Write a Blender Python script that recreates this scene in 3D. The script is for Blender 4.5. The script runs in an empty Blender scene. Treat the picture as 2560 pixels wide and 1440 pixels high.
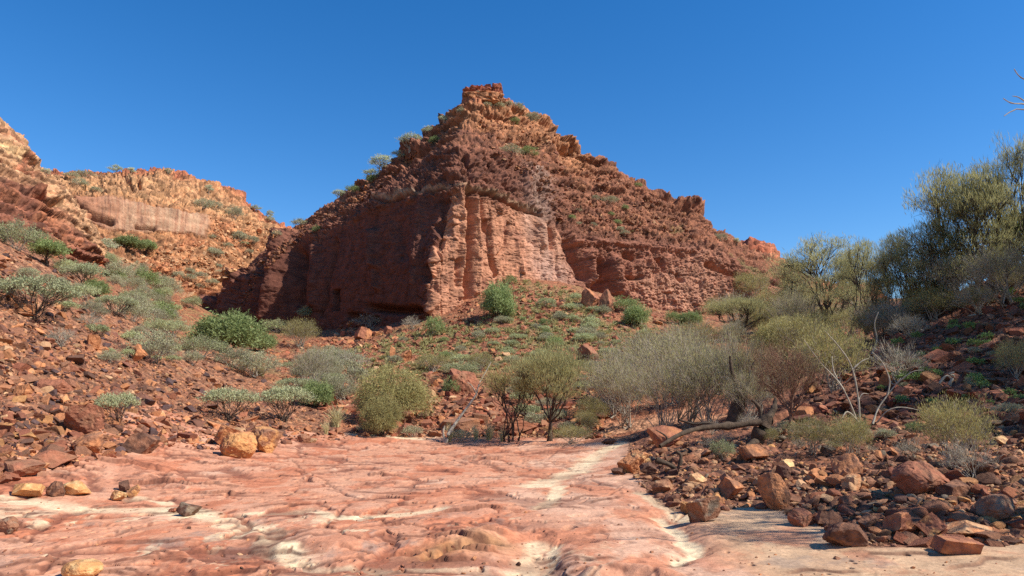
import bpy, bmesh, math, random
import numpy as np
from mathutils import Vector
from mathutils.bvhtree import BVHTree

S = bpy.context.scene
COL = S.collection
# ------------------------------------------------------------------ camera, sky, sun, exposure
FPX, CX, CY, CAMZ = 1800.0, 1280.0, 720.0, 1.7
PITCH = math.atan(280.0 / FPX)
cam = bpy.data.cameras.new('camera')
cam.sensor_width = 36.0
cam.lens = 36.0 * FPX / 2560.0
cam.clip_end = 3000.0
cam.clip_start = 0.05
cam_ob = bpy.data.objects.new('camera', cam)
cam_ob.location = (0, 0, CAMZ)
cam_ob.rotation_euler = (math.pi / 2 + PITCH, 0, 0)
COL.objects.link(cam_ob)
S.camera = cam_ob

SUN_DIR = Vector((0.69, -0.24, 0.74)).normalized()
SUN_EL = math.asin(SUN_DIR.z)
SUN_AZ = math.atan2(SUN_DIR.x, SUN_DIR.y)
w = bpy.data.worlds.new('World')
S.world = w
w.use_nodes = True
nt = w.node_tree
bg = nt.nodes['Background']
sky = nt.nodes.new('ShaderNodeTexSky')
sky.sky_type = 'NISHITA'
sky.sun_disc = False
sky.sun_elevation = SUN_EL
sky.sun_rotation = SUN_AZ
sky.altitude = 300
sky.air_density = 1.0
sky.dust_density = 0.15
sky.ozone_density = 3.0
hs = nt.nodes.new('ShaderNodeHueSaturation')
hs.inputs['Saturation'].default_value = 1.36
hs.inputs['Hue'].default_value = .505
hs.inputs['Value'].default_value = 1.0
nt.links.new(sky.outputs[0], hs.inputs['Color'])
nt.links.new(hs.outputs[0], bg.inputs['Color'])
bg.inputs['Strength'].default_value = 0.128
sun = bpy.data.lights.new('sun', 'SUN')
sun.energy = 5.0
sun.angle = math.radians(0.53)
sun.color = (1.0, 0.955, 0.88)
sun_ob = bpy.data.objects.new('sun', sun)
sun_ob.rotation_euler = SUN_DIR.to_track_quat('Z', 'Y').to_euler()
COL.objects.link(sun_ob)
S.view_settings.view_transform = 'Standard'
S.view_settings.look = 'None'
S.view_settings.gamma = 1.0
S.view_settings.exposure = 0.42
S.cycles.max_bounces = 6
S.cycles.diffuse_bounces = 3
S.cycles.transparent_max_bounces = 4
S.cycles.use_denoising = False

# ------------------------------------------------------------------ maths helpers
SP, CP = math.sin(PITCH), math.cos(PITCH)

def lin(r, g, b):
    f = lambda c: (c / 255 / 12.92) if c / 255 <= .04045 else ((c / 255 + .055) / 1.055) ** 2.4
    c = np.array([f(r), f(g), f(b)])
    c = c + .12 * (c @ [.3, .59, .11] - c)
    return c * (1, 1.03, .97)

def W(px, py, D):
    """photo measure (px, py) at forward distance D metres -> world point"""
    px, py, D = (np.asarray(a, float) for a in (px, py, D))
    cx = (px - CX) / FPX; cy = (CY - py) / FPX
    dy = CP - cy * SP; dz = SP + cy * CP
    t = D / dy
    return np.stack([cx * t, D + 0 * t, CAMZ + dz * t], -1)

def PX(P):
    """world -> photo measures (px, py), depth"""
    x, y, z = P[..., 0], P[..., 1], P[..., 2] - CAMZ
    d = np.maximum(y * CP + z * SP, 1e-3)
    u = -y * SP + z * CP
    return CX + FPX * x / d, CY - FPX * u / d, d

def sstep(a, b, x):
    t = np.clip((x - a) / (b - a), 0, 1)
    return t * t * (3 - 2 * t)

_g = np.random.default_rng(7).normal(size=(256, 3))
_g /= np.linalg.norm(_g, axis=1)[:, None]
_g = _g.astype(np.float32)

def _hash(i, j, k, seed):
    i, j, k = (a.astype(np.uint32) for a in (i, j, k))
    h = i * np.uint32(374761393) + j * np.uint32(668265263) + k * np.uint32(2147483589) + np.uint32((seed * 1274126177) & 0xffffffff)
    h = (h ^ (h >> np.uint32(13))) * np.uint32(1274126177)
    return (h ^ (h >> np.uint32(16)))

def perlin(P, seed=0):
    f = np.floor(P); i = f.astype(np.int32); r = (P - f).astype(np.float32)
    u = r * r * r * (r * (r * 6 - 15) + 10)
    out = np.zeros(P.shape[0], np.float32)
    for dx in (0, 1):
        wx = u[:, 0] if dx else 1 - u[:, 0]
        for dy in (0, 1):
            wy = u[:, 1] if dy else 1 - u[:, 1]
            for dz in (0, 1):
                wz = u[:, 2] if dz else 1 - u[:, 2]
                g = _g[_hash(i[:, 0] + dx, i[:, 1] + dy, i[:, 2] + dz, seed) & 255]
                out += wx * wy * wz * (g[:, 0] * (r[:, 0] - dx) + g[:, 1] * (r[:, 1] - dy) + g[:, 2] * (r[:, 2] - dz))
    return out * 1.6

def fbm(P, scale=1.0, octv=4, gain=.5, seed=0, ridged=False):
    P = np.asarray(P, float) * scale
    o = np.zeros(P.shape[0], np.float32); a = 1.0; s = 0
    for k in range(octv):
        n = perlin(P, seed + k * 17)
        if ridged: n = 1 - 2 * np.abs(n)
        o += a * n; s += a; a *= gain; P = P * 2.03 + 11.3
    return o / s

def worley(P, scale=1.0, seed=0):
    """cell noise: nearest and second distance, random value of the cell"""
    P = np.asarray(P, float) * scale
    f = np.floor(P).astype(np.int32)
    d1 = np.full(P.shape[0], 9., np.float32); d2 = d1.copy(); cid = np.zeros(P.shape[0], np.float32)
    for dx in (-1, 0, 1):
        for dy in (-1, 0, 1):
            for dz in (-1, 0, 1):
                i, j, k = f[:, 0] + dx, f[:, 1] + dy, f[:, 2] + dz
                h = _hash(i, j, k, seed)
                q = np.stack([i + (h & 1023) / 1023., j + ((h >> 10) & 1023) / 1023., k + ((h >> 20) & 1023) / 1023.], -1)
                d = np.sqrt(((P - q) ** 2).sum(1)).astype(np.float32)
                m = d < d1
                d2 = np.where(m, d1, np.minimum(d2, d)); cid = np.where(m, ((h * np.uint32(7919)) & 1023) / 1023., cid); d1 = np.where(m, d, d1)
    return d1, d2, cid

def pline(px, py, pts):
    """distance from (px,py) to a polyline of points, and the position along it 0..1"""
    best = np.full(px.shape, 1e9); along = np.zeros(px.shape)
    n = len(pts) - 1
    for k in range(n):
        (ax, ay), (bx, by) = pts[k][:2], pts[k + 1][:2]
        vx, vy = bx - ax, by - ay
        t = np.clip(((px - ax) * vx + (py - ay) * vy) / max(vx * vx + vy * vy, 1e-9), 0, 1)
        d = np.hypot(px - ax - t * vx, py - ay - t * vy)
        m = d < best
        best = np.where(m, d, best); along = np.where(m, (k + t) / n, along)
    return best, along

def inpoly(px, py, pts):
    ins = np.zeros(px.shape, bool); n = len(pts)
    for k in range(n):
        (ax, ay), (bx, by) = pts[k], pts[(k + 1) % n]
        if ay == by: continue
        c = ((ay > py) != (by > py)) & (px < (bx - ax) * (py - ay) / (by - ay) + ax)
        ins ^= c
    return ins

def sdf(px, py, pts):
    d, _ = pline(px, py, list(pts) + [pts[0]])
    return np.where(inpoly(px, py, pts), -d, d)

# ------------------------------------------------------------------ mesh + object helpers
def mesh_np(name, V, F, mats, col=None, smooth=True, matidx=None, UV=None):
    V = np.ascontiguousarray(V, np.float32); F = np.ascontiguousarray(F, np.int32)
    me = bpy.data.meshes.new(name)
    n, k = F.shape
    me.vertices.add(len(V)); me.vertices.foreach_set('co', V.ravel())
    me.loops.add(n * k); me.loops.foreach_set('vertex_index', F.ravel())
    me.polygons.add(n)
    me.polygons.foreach_set('loop_start', np.arange(0, n * k, k, dtype=np.int32))
    me.polygons.foreach_set('use_smooth', np.full(n, smooth, bool))
    if matidx is not None: me.polygons.foreach_set('material_index', np.asarray(matidx, np.int32))
    for m in (mats if isinstance(mats, (list, tuple)) else [mats]): me.materials.append(m)
    if col is not None:
        a = me.color_attributes.new('albedo', 'FLOAT_COLOR', 'POINT')
        c = np.ones((len(V), 4), np.float32); col = np.asarray(col); c[:, :col.shape[1]] = col
        a.data.foreach_set('color', c.ravel())
    me.update(calc_edges=True)
    return me

def grid_faces(nr, nc):
    i = np.arange(nr - 1)[:, None] * nc + np.arange(nc - 1)[None, :]
    return np.stack([i, i + 1, i + nc + 1, i + nc], -1).reshape(-1, 4)

def link(name, me, parent=None, loc=None):
    o = bpy.data.objects.new(name, me)
    COL.objects.link(o)
    if parent is not None: o.parent = parent
    if loc is not None: o.location = loc
    return o

def tag(o, label=None, cat=None, group=None, kind=None):
    if label: o['label'] = label
    if cat: o['category'] = cat
    if group: o['group'] = group
    if kind: o['kind'] = kind
    return o

# ------------------------------------------------------------------ materials
def rock_mat(name, scale, bump, col=None, rough=.92, lo=.66, hi=1.28, obj_random=None, bed=0.0, gravel=0.0):
    m = bpy.data.materials.new(name); m.use_nodes = True
    t = m.node_tree; N = t.nodes; L = t.links
    b = N['Principled BSDF']
    b.inputs['Roughness'].default_value = rough
    b.inputs['Specular IOR Level'].default_value = .25
    tc = N.new('ShaderNodeTexCoord')
    n1 = N.new('ShaderNodeTexNoise'); n1.inputs['Scale'].default_value = scale; n1.inputs['Detail'].default_value = 7; n1.inputs['Roughness'].default_value = .62
    n2 = N.new('ShaderNodeTexNoise'); n2.inputs['Scale'].default_value = scale * 5.3; n2.inputs['Detail'].default_value = 6; n2.inputs['Roughness'].default_value = .7
    L.new(tc.outputs['Object'], n1.inputs['Vector']); L.new(tc.outputs['Object'], n2.inputs['Vector'])
    mr = N.new('ShaderNodeMapRange'); mr.inputs['From Min'].default_value = .3; mr.inputs['From Max'].default_value = .7
    mr.inputs['To Min'].default_value = lo; mr.inputs['To Max'].default_value = hi
    L.new(n1.outputs['Fac'], mr.inputs['Value'])
    n3 = None
    if bed:                                       # thin bedding lines
        mp = N.new('ShaderNodeMapping'); mp.inputs['Scale'].default_value = (.12, .12, 1.6); mp.inputs['Rotation'].default_value = (0, .05, 0)
        n3 = N.new('ShaderNodeTexNoise'); n3.inputs['Scale'].default_value = bed; n3.inputs['Detail'].default_value = 6; n3.inputs['Roughness'].default_value = .68
        L.new(tc.outputs['Object'], mp.inputs['Vector']); L.new(mp.outputs[0], n3.inputs['Vector'])
    mr2 = N.new('ShaderNodeMapRange'); mr2.inputs['From Min'].default_value = .3; mr2.inputs['From Max'].default_value = .7
    mr2.inputs['To Min'].default_value = .72; mr2.inputs['To Max'].default_value = 1.22
    L.new(n2.outputs['Fac'], mr2.inputs['Value'])
    mu = N.new('ShaderNodeMath'); mu.operation = 'MULTIPLY'
    L.new(mr.outputs[0], mu.inputs[0]); L.new(mr2.outputs[0], mu.inputs[1])
    if gravel:                                    # small stones lying close together
        vo = N.new('ShaderNodeTexVoronoi'); vo.inputs['Scale'].default_value = gravel
        vm0 = N.new('ShaderNodeVectorMath'); vm0.operation = 'MULTIPLY_ADD'; vm0.inputs[1].default_value = (.12, .12, .12)
        L.new(n2.outputs['Color'], vm0.inputs[0]); L.new(tc.outputs['Object'], vm0.inputs[2]); L.new(vm0.outputs[0], vo.inputs['Vector'])
        sx_ = N.new('ShaderNodeSeparateColor'); L.new(vo.outputs['Color'], sx_.inputs[0])
        mg = N.new('ShaderNodeMapRange'); mg.inputs['To Min'].default_value = .5; mg.inputs['To Max'].default_value = 1.4
        L.new(sx_.outputs[0], mg.inputs['Value'])
        at_ = N.new('ShaderNodeAttribute'); at_.attribute_name = 'albedo'        # alpha: how broken the rock is
        mxg = N.new('ShaderNodeMapRange'); mxg.inputs['To Min'].default_value = 1.0
        L.new(at_.outputs['Alpha'], mxg.inputs['Value']); L.new(mg.outputs[0], mxg.inputs['To Max']); mg = mxg
        mu2 = N.new('ShaderNodeMath'); mu2.operation = 'MULTIPLY'; L.new(mu.outputs[0], mu2.inputs[0]); L.new(mg.outputs[0], mu2.inputs[1]); mu = mu2
    if obj_random:
        oi = N.new('ShaderNodeObjectInfo'); cr = N.new('ShaderNodeValToRGB')
        el = cr.color_ramp.elements
        while len(el) < len(obj_random): el.new(.5)
        for k, c in enumerate(obj_random):
            el[k].position = k / (len(obj_random) - 1); el[k].color = (*c, 1)
        L.new(oi.outputs['Random'], cr.inputs[0]); src = cr.outputs[0]
    elif col is None:
        a = N.new('ShaderNodeAttribute'); a.attribute_name = 'albedo'; src = a.outputs['Color']
    else:
        rgb = N.new('ShaderNodeRGB'); rgb.outputs[0].default_value = (*col, 1); src = rgb.outputs[0]
    vm = N.new('ShaderNodeVectorMath'); vm.operation = 'SCALE'
    L.new(src, vm.inputs[0]); L.new(mu.outputs[0], vm.inputs['Scale'])
    L.new(vm.outputs[0], b.inputs['Base Color'])
    bp = N.new('ShaderNodeBump'); bp.inputs['Strength'].default_value = .75; bp.inputs['Distance'].default_value = bump
    ad = N.new('ShaderNodeMath'); ad.operation = 'MULTIPLY_ADD'; ad.inputs[1].default_value = .55
    L.new(n2.outputs['Fac'], ad.inputs[0]); L.new(n1.outputs['Fac'], ad.inputs[2])
    hgt = ad
    if gravel:
        hg = N.new('ShaderNodeMath'); hg.operation = 'MULTIPLY_ADD'; hg.inputs[1].default_value = -.9
        vd = N.new('ShaderNodeMath'); vd.operation = 'MULTIPLY'; L.new(vo.outputs['Distance'], vd.inputs[0]); L.new(at_.outputs['Alpha'], vd.inputs[1])
        L.new(vd.outputs[0], hg.inputs[0]); L.new(ad.outputs[0], hg.inputs[2]); ad = hg; hgt = hg
    if bed:
        hgt = N.new('ShaderNodeMath'); hgt.operation = 'MULTIPLY_ADD'; hgt.inputs[1].default_value = .10
        L.new(n3.outputs['Fac'], hgt.inputs[0]); L.new(ad.outputs[0], hgt.inputs[2])
    L.new(hgt.outputs[0], bp.inputs['Height']); L.new(bp.outputs[0], b.inputs['Normal'])
    return m

def leaf_mat(name, c1, c2, transl=.3, rough=.6):
    m = bpy.data.materials.new(name); m.use_nodes = True
    t = m.node_tree; N = t.nodes; L = t.links
    b = N['Principled BSDF']; b.inputs['Roughness'].default_value = rough; b.inputs['Specular IOR Level'].default_value = .25
    a = N.new('ShaderNodeAttribute'); a.attribute_name = 'albedo'
    oi = N.new('ShaderNodeObjectInfo')
    mx = N.new('ShaderNodeMix'); mx.data_type = 'RGBA'
    mx.inputs[6].default_value = (*c1, 1); mx.inputs[7].default_value = (*c2, 1)
    L.new(a.outputs['Fac'], mx.inputs[0])
    mr = N.new('ShaderNodeMapRange'); mr.inputs['To Min'].default_value = .8; mr.inputs['To Max'].default_value = 1.2
    L.new(oi.outputs['Random'], mr.inputs['Value'])
    vm = N.new('ShaderNodeVectorMath'); vm.operation = 'SCALE'
    L.new(mx.outputs[2], vm.inputs[0]); L.new(mr.outputs[0], vm.inputs['Scale'])
    L.new(vm.outputs[0], b.inputs['Base Color'])
    tr = N.new('ShaderNodeBsdfTranslucent'); L.new(vm.outputs[0], tr.inputs['Color'])
    ms = N.new('ShaderNodeMixShader'); ms.inputs[0].default_value = transl
    L.new(b.outputs[0], ms.inputs[1]); L.new(tr.outputs[0], ms.inputs[2])
    L.new(ms.outputs[0], N['Material Output'].inputs['Surface'])
    return m
# ------------------------------------------------------------------ ground: one height sheet
def on_plane(pts):
    out = []
    for px, py in pts:
        cx, cy = (px - CX) / FPX, (CY - py) / FPX
        t = -CAMZ / (SP + cy * CP); out.append((cx * t, (CP - cy * SP) * t))
    return out

BED = on_plane([(-500, 1290), (-150, 1235), (0, 1205), (130, 1180), (260, 1150), (400, 1118), (470, 1128), (560, 1122), (650, 1116), (740, 1104), (900, 1099),
                (1100, 1101), (1300, 1100), (1480, 1101), (1570, 1122), (1560, 1180), (1600, 1222), (1700, 1282), (1760, 1292), (1850, 1276), (1960, 1284),
                (2060, 1326), (2150, 1372), (2350, 1382), (2560, 1372), (2900, 1385)]) + [(9, 5.5), (9, 2), (9, -25), (-14, -25), (-14, 8)]

GC = [(-8, 6, 0), (-3, 6, 0), (2, 6, 0), (5, 6.5, .03), (-9, 12, .05), (-4, 12, 0), (1, 12, -.02), (3.2, 12, .1), (-8.5, 17, .08), (-4, 18, 0), (1, 18, 0),
      (-8.5, 23, .12), (-3, 24, .03), (2, 24, 0), (-5, 29.5, .08), (0, 29.5, .03), (3, 29, 0), (0, 0, 0), (-8, -10, 0), (8, -10, .3), (0, -25, 0), (-14, 2, .4), (12, 2, 1.2), (22, -5, 4), (-25, 0, 6)]
GP = [(0, 1180, 14.3), (0, 1100, 16), (0, 1000, 18.5), (0, 800, 24.5), (0, 660, 30), (0, 610, 34), (-400, 600, 25), (-350, 900, 18.5), (200, 1100, 18), (200, 1000, 21.5), (200, 880, 27.5),
      (200, 760, 37), (190, 705, 46), (400, 1050, 24), (390, 950, 30), (390, 880, 38), (400, 835, 48), (550, 1070, 26.5), (550, 960, 36), (560, 895, 50),
      (700, 1080, 30.5), (700, 980, 42), (700, 900, 60), (450, 830, 62), (450, 790, 84), (470, 748, 120), (320, 745, 60), (270, 700, 64), (330, 715, 82), (390, 690, 104),
      (300, 655, 92), (200, 660, 76), (100, 640, 62), (0, 590, 52),
      (1900, 1180, 14.5), (2100, 1250, 11.5), (2560, 1290, 10.2), (2560, 1190, 13), (2300, 1190, 13.8), (2000, 1170, 15.8), (1760, 1160, 18), (1700, 1115, 22.5),
      (1900, 1100, 20.5), (2100, 1075, 19.5), (2300, 1055, 19), (2560, 1040, 18.2), (2000, 1000, 26), (2200, 940, 24.5), (2400, 890, 24), (2560, 840, 24), (2560, 735, 28.5), (2400, 780, 29.5),
      (2250, 850, 30), (2560, 655, 35), (2400, 735, 35.5), (2290, 785, 36), (2200, 828, 36.5), (2150, 865, 37.5), (2560, 690, 52), (2300, 820, 50), (2120, 890, 50),
      (2900, 590, 31), (2900, 830, 22), (2900, 1080, 14), (3300, 900, 16),
      (1600, 1058, 31.5), (1800, 1005, 36), (1800, 900, 52), (1950, 870, 60), (2050, 815, 80), (1900, 795, 94),
      (900, 1070, 33), (1100, 1070, 34.5), (1300, 1068, 34.5), (1500, 1075, 33.5), (900, 960, 46), (1100, 955, 48), (1300, 955, 47), (1500, 965, 47), (900, 872, 66),
      (1100, 872, 63), (1300, 860, 61), (1500, 862, 61), (1650, 850, 67), (1080, 800, 74.5), (1200, 730, 81), (1300, 692, 85), (1420, 712, 89), (1550, 768, 93), (1700, 785, 99), (1850, 775, 105),
      (960, 818, 83), (850, 822, 90), (700, 828, 98.5), (600, 832, 105.5), (480, 815, 113), (700, 875, 72)]
GC += [tuple(W(a, b, d)) for a, b, d in GP]
GC += [(-60, 200, 26), (0, 200, 20), (80, 200, 20), (0, 400, 30), (-220, 300, 40), (220, 300, 30), (-150, 110, 34), (150, 110, 25), (0, 620, 30), (-400, 620, 30), (400, 620, 30), (-80, 40, 26), (90, 40, 20)]
GC = np.array(GC, float)

def tps_fit(C, lam=.02):
    n = len(C); X = C[:, :2] / 40.
    r2 = ((X[:, None] - X[None]) ** 2).sum(-1)
    K = .5 * r2 * np.log(r2 + 1e-12) + lam * np.eye(n)
    Pm = np.c_[np.ones(n), X]
    A = np.block([[K, Pm], [Pm.T, np.zeros((3, 3))]])
    return np.linalg.solve(A, np.r_[C[:, 2], np.zeros(3)]), X
_tw, _tx = tps_fit(GC)

def h0(x, y):
    q = np.stack([np.ravel(x), np.ravel(y)], -1) / 40.
    o = np.empty(len(q))
    for s in range(0, len(q), 40000):
        r2 = ((q[s:s + 40000, None] - _tx[None]) ** 2).sum(-1)
        o[s:s + 40000] = (.5 * r2 * np.log(r2 + 1e-12)) @ _tw[:-3] + _tw[-3] + q[s:s + 40000] @ _tw[-2:]
    return o.reshape(np.shape(x))

def rows_y():
    py = np.linspace(1500, 1101, 460)
    cy = (CY - py) / FPX
    near = (CP - cy * SP) * (-CAMZ / (SP + cy * CP))
    far = np.geomspace(near[-1], 112, 330)[1:]
    return np.r_[np.linspace(-25, near[0], 20)[:-1], near, far, np.geomspace(112, 620, 46)[1:]]

YS = rows_y()
SS = np.r_[-np.geomspace(2.6, .76, 46)[:-1], np.linspace(-.76, .76, 1400), np.geomspace(.76, 2.6, 46)[1:]]
GY = np.repeat(YS[:, None], len(SS), 1)
GX = SS[None] * (np.maximum(YS, 0) + 3)[:, None]
# base height on a coarser lattice, then interpolated
ri = np.unique(np.r_[np.arange(0, len(YS), 6), len(YS) - 1]); ci = np.unique(np.r_[np.arange(0, len(SS), 8), len(SS) - 1])
hc = h0(GX[np.ix_(ri, ci)], GY[np.ix_(ri, ci)])
h1 = np.stack([np.interp(np.arange(len(SS)), ci, r) for r in hc])
GZ = np.stack([np.interp(np.arange(len(YS)), ri, h1[:, c]) for c in range(len(SS))], 1)

gx, gy, gz = GX.ravel(), GY.ravel(), GZ.ravel()
P2 = np.stack([gx, gy, 0 * gx], -1)
gsd = np.full(gx.shape, 50.0)
m_ = (gy < 40)
gsd[m_] = sdf(gx[m_], gy[m_], BED)
gsd[m_] += .45 * fbm(P2[m_], .6, 4, seed=3) * sstep(2, 10, gy[m_])
gpx, gpy, gdep = PX(np.stack([gx, gy, gz], -1))
bed = gsd < 0
bedw = sstep(.5, -.5, gsd)
# zones off the bed
SCREE_LINE = [(-900, 400), (120, 560), (300, 770), (450, 845), (640, 930), (760, 1000), (830, 1060), (850, 1120), (700, 1300), (-900, 1500)]
scree = inpoly(gpx, gpy, SCREE_LINE) & ~bed & (gx < -2) & (gy < 58)
hill = ~bed & (gx > 1.5) & ((gx > 9) | (gy < 27)) & (gx > gy * .18 - 1.2) & (gy < 60)
talus = ~bed & ~scree & ~hill
zoff = sstep(0, 1.2, gsd)

g_col = np.zeros((len(gx), 3)); dz = np.zeros(len(gx))
# --- the bedrock floor of the creek
ib = np.where(gsd < 1.0)[0]
q = P2[ib]
lay = fbm(q * [.16, .55, 1] + [0, 0, 3], 1, 5, .55, seed=21) + .05 * q[:, 1] * .3 + .012 * q[:, 0]
st = .085
t_ = lay / st; fr = t_ - np.floor(t_)
terr = (np.floor(t_) + sstep(.86, .95, fr)) * st
msk = sstep(-.05, .3, fbm(q, .13, 3, seed=33))                # where the ledges stand out
lefty = sstep(3.5, -2.5, q[:, 0] - .06 * q[:, 1])                # the right of the floor is smoother
b = .075 * fbm(q * [.8, .6, 1], .22, 3, seed=5) + (terr - lay) * .05 * msk * lefty
wq = q + .35 * np.stack([fbm(q, .9, 4, .6, seed=s_) for s_ in (14, 15, 16)], -1) * [1.6, 1, 0]
d1, d2, pc = worley(wq * [.75, .55, 1], .8, seed=17); e1 = d2 - d1
d1, d2, pc2 = worley(wq * [.8, .55, 1] + 7, 2.0, seed=18); e2 = d2 - d1
pm1 = sstep(-.2, .25, fbm(q, .3, 3, seed=24)); pm2 = sstep(-.15, .25, fbm(q, .5, 3, seed=25))
plate = .045 * (pc - .5) * sstep(0, .025, e1) * pm1 + .03 * (pc2 - .5) * sstep(0, .04, e2) * pm2
cr1 = sstep(.13, .03, e1) * (fbm(q, .5, 3, seed=19) > -.05); cr2 = sstep(.13, .03, e2) * (fbm(q, .7, 3, seed=20) > .12)
b += plate * (.25 + .75 * lefty) - (.045 * cr1 + .03 * cr2) * (.12 + .88 * lefty)
b += .004 * fbm(q * [.9, .9, 1], 1.1, 4, .55, seed=9) + .007 * fbm(q * [1, .8, 1], 5, 5, .72, seed=11) * (.4 + .6 * lefty)
d1, d2, cc = worley(q * [.8, 1.2, 1], 3.2, seed=61)
pitm = sstep(-.02, .22, fbm(q, .35, 3, seed=62)) * (.1 + .9 * lefty)
pit1 = sstep(.34, .14, d1) * pitm * (cc > .45); b -= .08 * pit1
d1, d2, cc = worley(q * [.7, 1.2, 1], 1.1, seed=65)
pit2 = sstep(.24, .10, d1) * (cc > .72) * (.15 + .85 * lefty); b -= .10 * pit2
def wl(pts): return on_plane(pts)
# low broken ledges facing down the creek
rl = np.random.default_rng(31)
darkl = np.zeros(len(ib)); qb = q[:, :2]
LED = [(rl.uniform(-40, 1560), 1112 + 330 * rl.uniform(0, 1) ** 1.15, rl.uniform(26, 120), rl.uniform(2.5, 7)) for _ in range(70)]
LED += [(rl.uniform(-20, 560), rl.uniform(1130, 1240), rl.uniform(50, 150), rl.uniform(5, 12)) for _ in range(20)] + [(rl.uniform(-20, 1300), rl.uniform(1330, 1450), rl.uniform(60, 170), rl.uniform(4, 9)) for _ in range(14)]
LED += [(1180, 1272, 110, 14), (960, 1180, 60, 12), (1220, 1140, 70, 14), (420, 1212, 130, 18), (560, 1225, 90, 12), (150, 1400, 90, 13), (410, 1376, 80, 12), (620, 1412, 150, 13), (120, 1392, 60, 10), (310, 1190, 110, 16), (1700, 1392, 50, 8), (2250, 1395, 120, 9), (1150, 1338, 105, 22), (1185, 1360, 80, 26), (1120, 1378, 60, 22), (1235, 1330, 45, 18), (2450, 1420, 140, 9), (2050, 1425, 120, 7)]
for px_, py_, lp_, hp_ in LED:
    (xc, yc), = on_plane([(px_, py_)]); L_ = lp_ * yc / FPX; hh = hp_ * yc / FPX * .5
    sl = rl.normal(.10, .22); cur = rl.normal(0, .25)
    m = (np.abs(qb[:, 0] - xc) < L_ * 1.15) & (np.abs(qb[:, 1] - yc) < 1.0 + L_ * .5)
    if not m.any(): continue
    xx, yy = qb[m, 0] - xc, qb[m, 1] - yc
    t = xx / L_
    y0 = sl * xx + cur * L_ * t * t + (.05 + .012 * yc) * (1 + L_) * fbm(np.stack([xx * 1.5 / max(L_, .3), 0 * xx + px_, 0 * xx], -1), 1.0, 4, .42, seed=32)
    tp = sstep(1.05, .45, np.abs(t) + .25 * np.abs(fbm(np.stack([xx * 3, 0 * xx + py_, 0 * xx], -1), 1.0, 2, seed=37)))
    dy = yy - y0
    b[m] += hh * tp * sstep(-.012, .012, dy) * np.exp(-np.maximum(dy, 0) / (.35 + 4 * hh)) - .15 * hh * tp * np.exp(-(np.minimum(dy, 0) / (.06 + .006 * yc)) ** 2) * (dy < .01)
    darkl[m] = np.maximum(darkl[m], tp * np.exp(-((dy + .012) / (.022 + .0035 * yc)) ** 2))  # colour darkens along the foot of each ledge
# long hairline joints
for _ in range(34):
    px_, py_ = rl.uniform(-20, 1700), 1115 + 310 * rl.uniform() ** 1.1
    pts_ = [(px_, py_)]; sx_, sy_ = rl.choice([-1, 1]) * rl.uniform(20, 60), rl.normal(0, 7)
    for _k in range(rl.integers(3, 8)):
        pts_.append((pts_[-1][0] + sx_ * rl.uniform(.5, 1.3), np.clip(pts_[-1][1] + sy_ + rl.normal(0, 5), 1108, 1470)))
    pw = np.array(on_plane(pts_)); m = (qb[:, 0] > pw[:, 0].min() - .5) & (qb[:, 0] < pw[:, 0].max() + .5) & (qb[:, 1] > pw[:, 1].min() - .6) & (qb[:, 1] < pw[:, 1].max() + .6)
    if m.sum() < 50: continue
    nz = fbm(np.c_[qb[m], 0 * qb[m, 0]], 2.5, 3, seed=38)
    d, a = pline(qb[m, 0] + .10 * nz, qb[m, 1] + .22 * nz, [tuple(v_) for v_ in pw])
    wd_ = (.012 + .0018 * pw[:, 1].mean()) * rl.uniform(.6, 1.3)
    k_ = np.exp(-(d / wd_) ** 2) * sstep(0, .15, a) * sstep(1, .85, a)
    b[m] -= .03 * k_; darkl[m] = np.maximum(darkl[m], .9 * k_)
# solution pits in clusters
pitc = np.zeros(len(ib))
for cx_, cy_, n_, sp_ in [(250, 1312, 26, 70), (90, 1318, 22, 80), (700, 1424, 30, 120), (920, 1402, 16, 80), (300, 1402, 22, 110), (1000, 1286, 14, 90), (1210, 1282, 22, 110), (1120, 1345, 22, 70), (520, 1335, 16, 120), (1060, 1385, 16, 70), (1420, 1316, 1, 1), (1380, 1300, 8, 200), (640, 1180, 14, 260), (1000, 1160, 14, 260), (1300, 1180, 10, 180), (1850, 1400, 10, 200), (2200, 1410, 10, 200)]:
    for _ in range(n_):
        (xc, yc), = on_plane([(cx_ + rl.normal(0, sp_), np.clip(cy_ + rl.normal(0, sp_ * .28), 1115, 1460))]); r_ = (rl.uniform(2.5, 7.5) if n_ > 1 else 11) * yc / FPX
        m = (np.abs(qb[:, 0] - xc) < r_ * 1.6) & (np.abs(qb[:, 1] - yc) < r_ * 3.2)
        if not m.any(): continue
        d_ = np.sqrt((qb[m, 0] - xc) ** 2 + ((qb[m, 1] - yc) / 1.7) ** 2) / r_
        k_ = sstep(1.15, .6, d_); b[m] -= r_ * 1.3 * k_; pitc[m] = np.maximum(pitc[m], k_)
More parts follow.
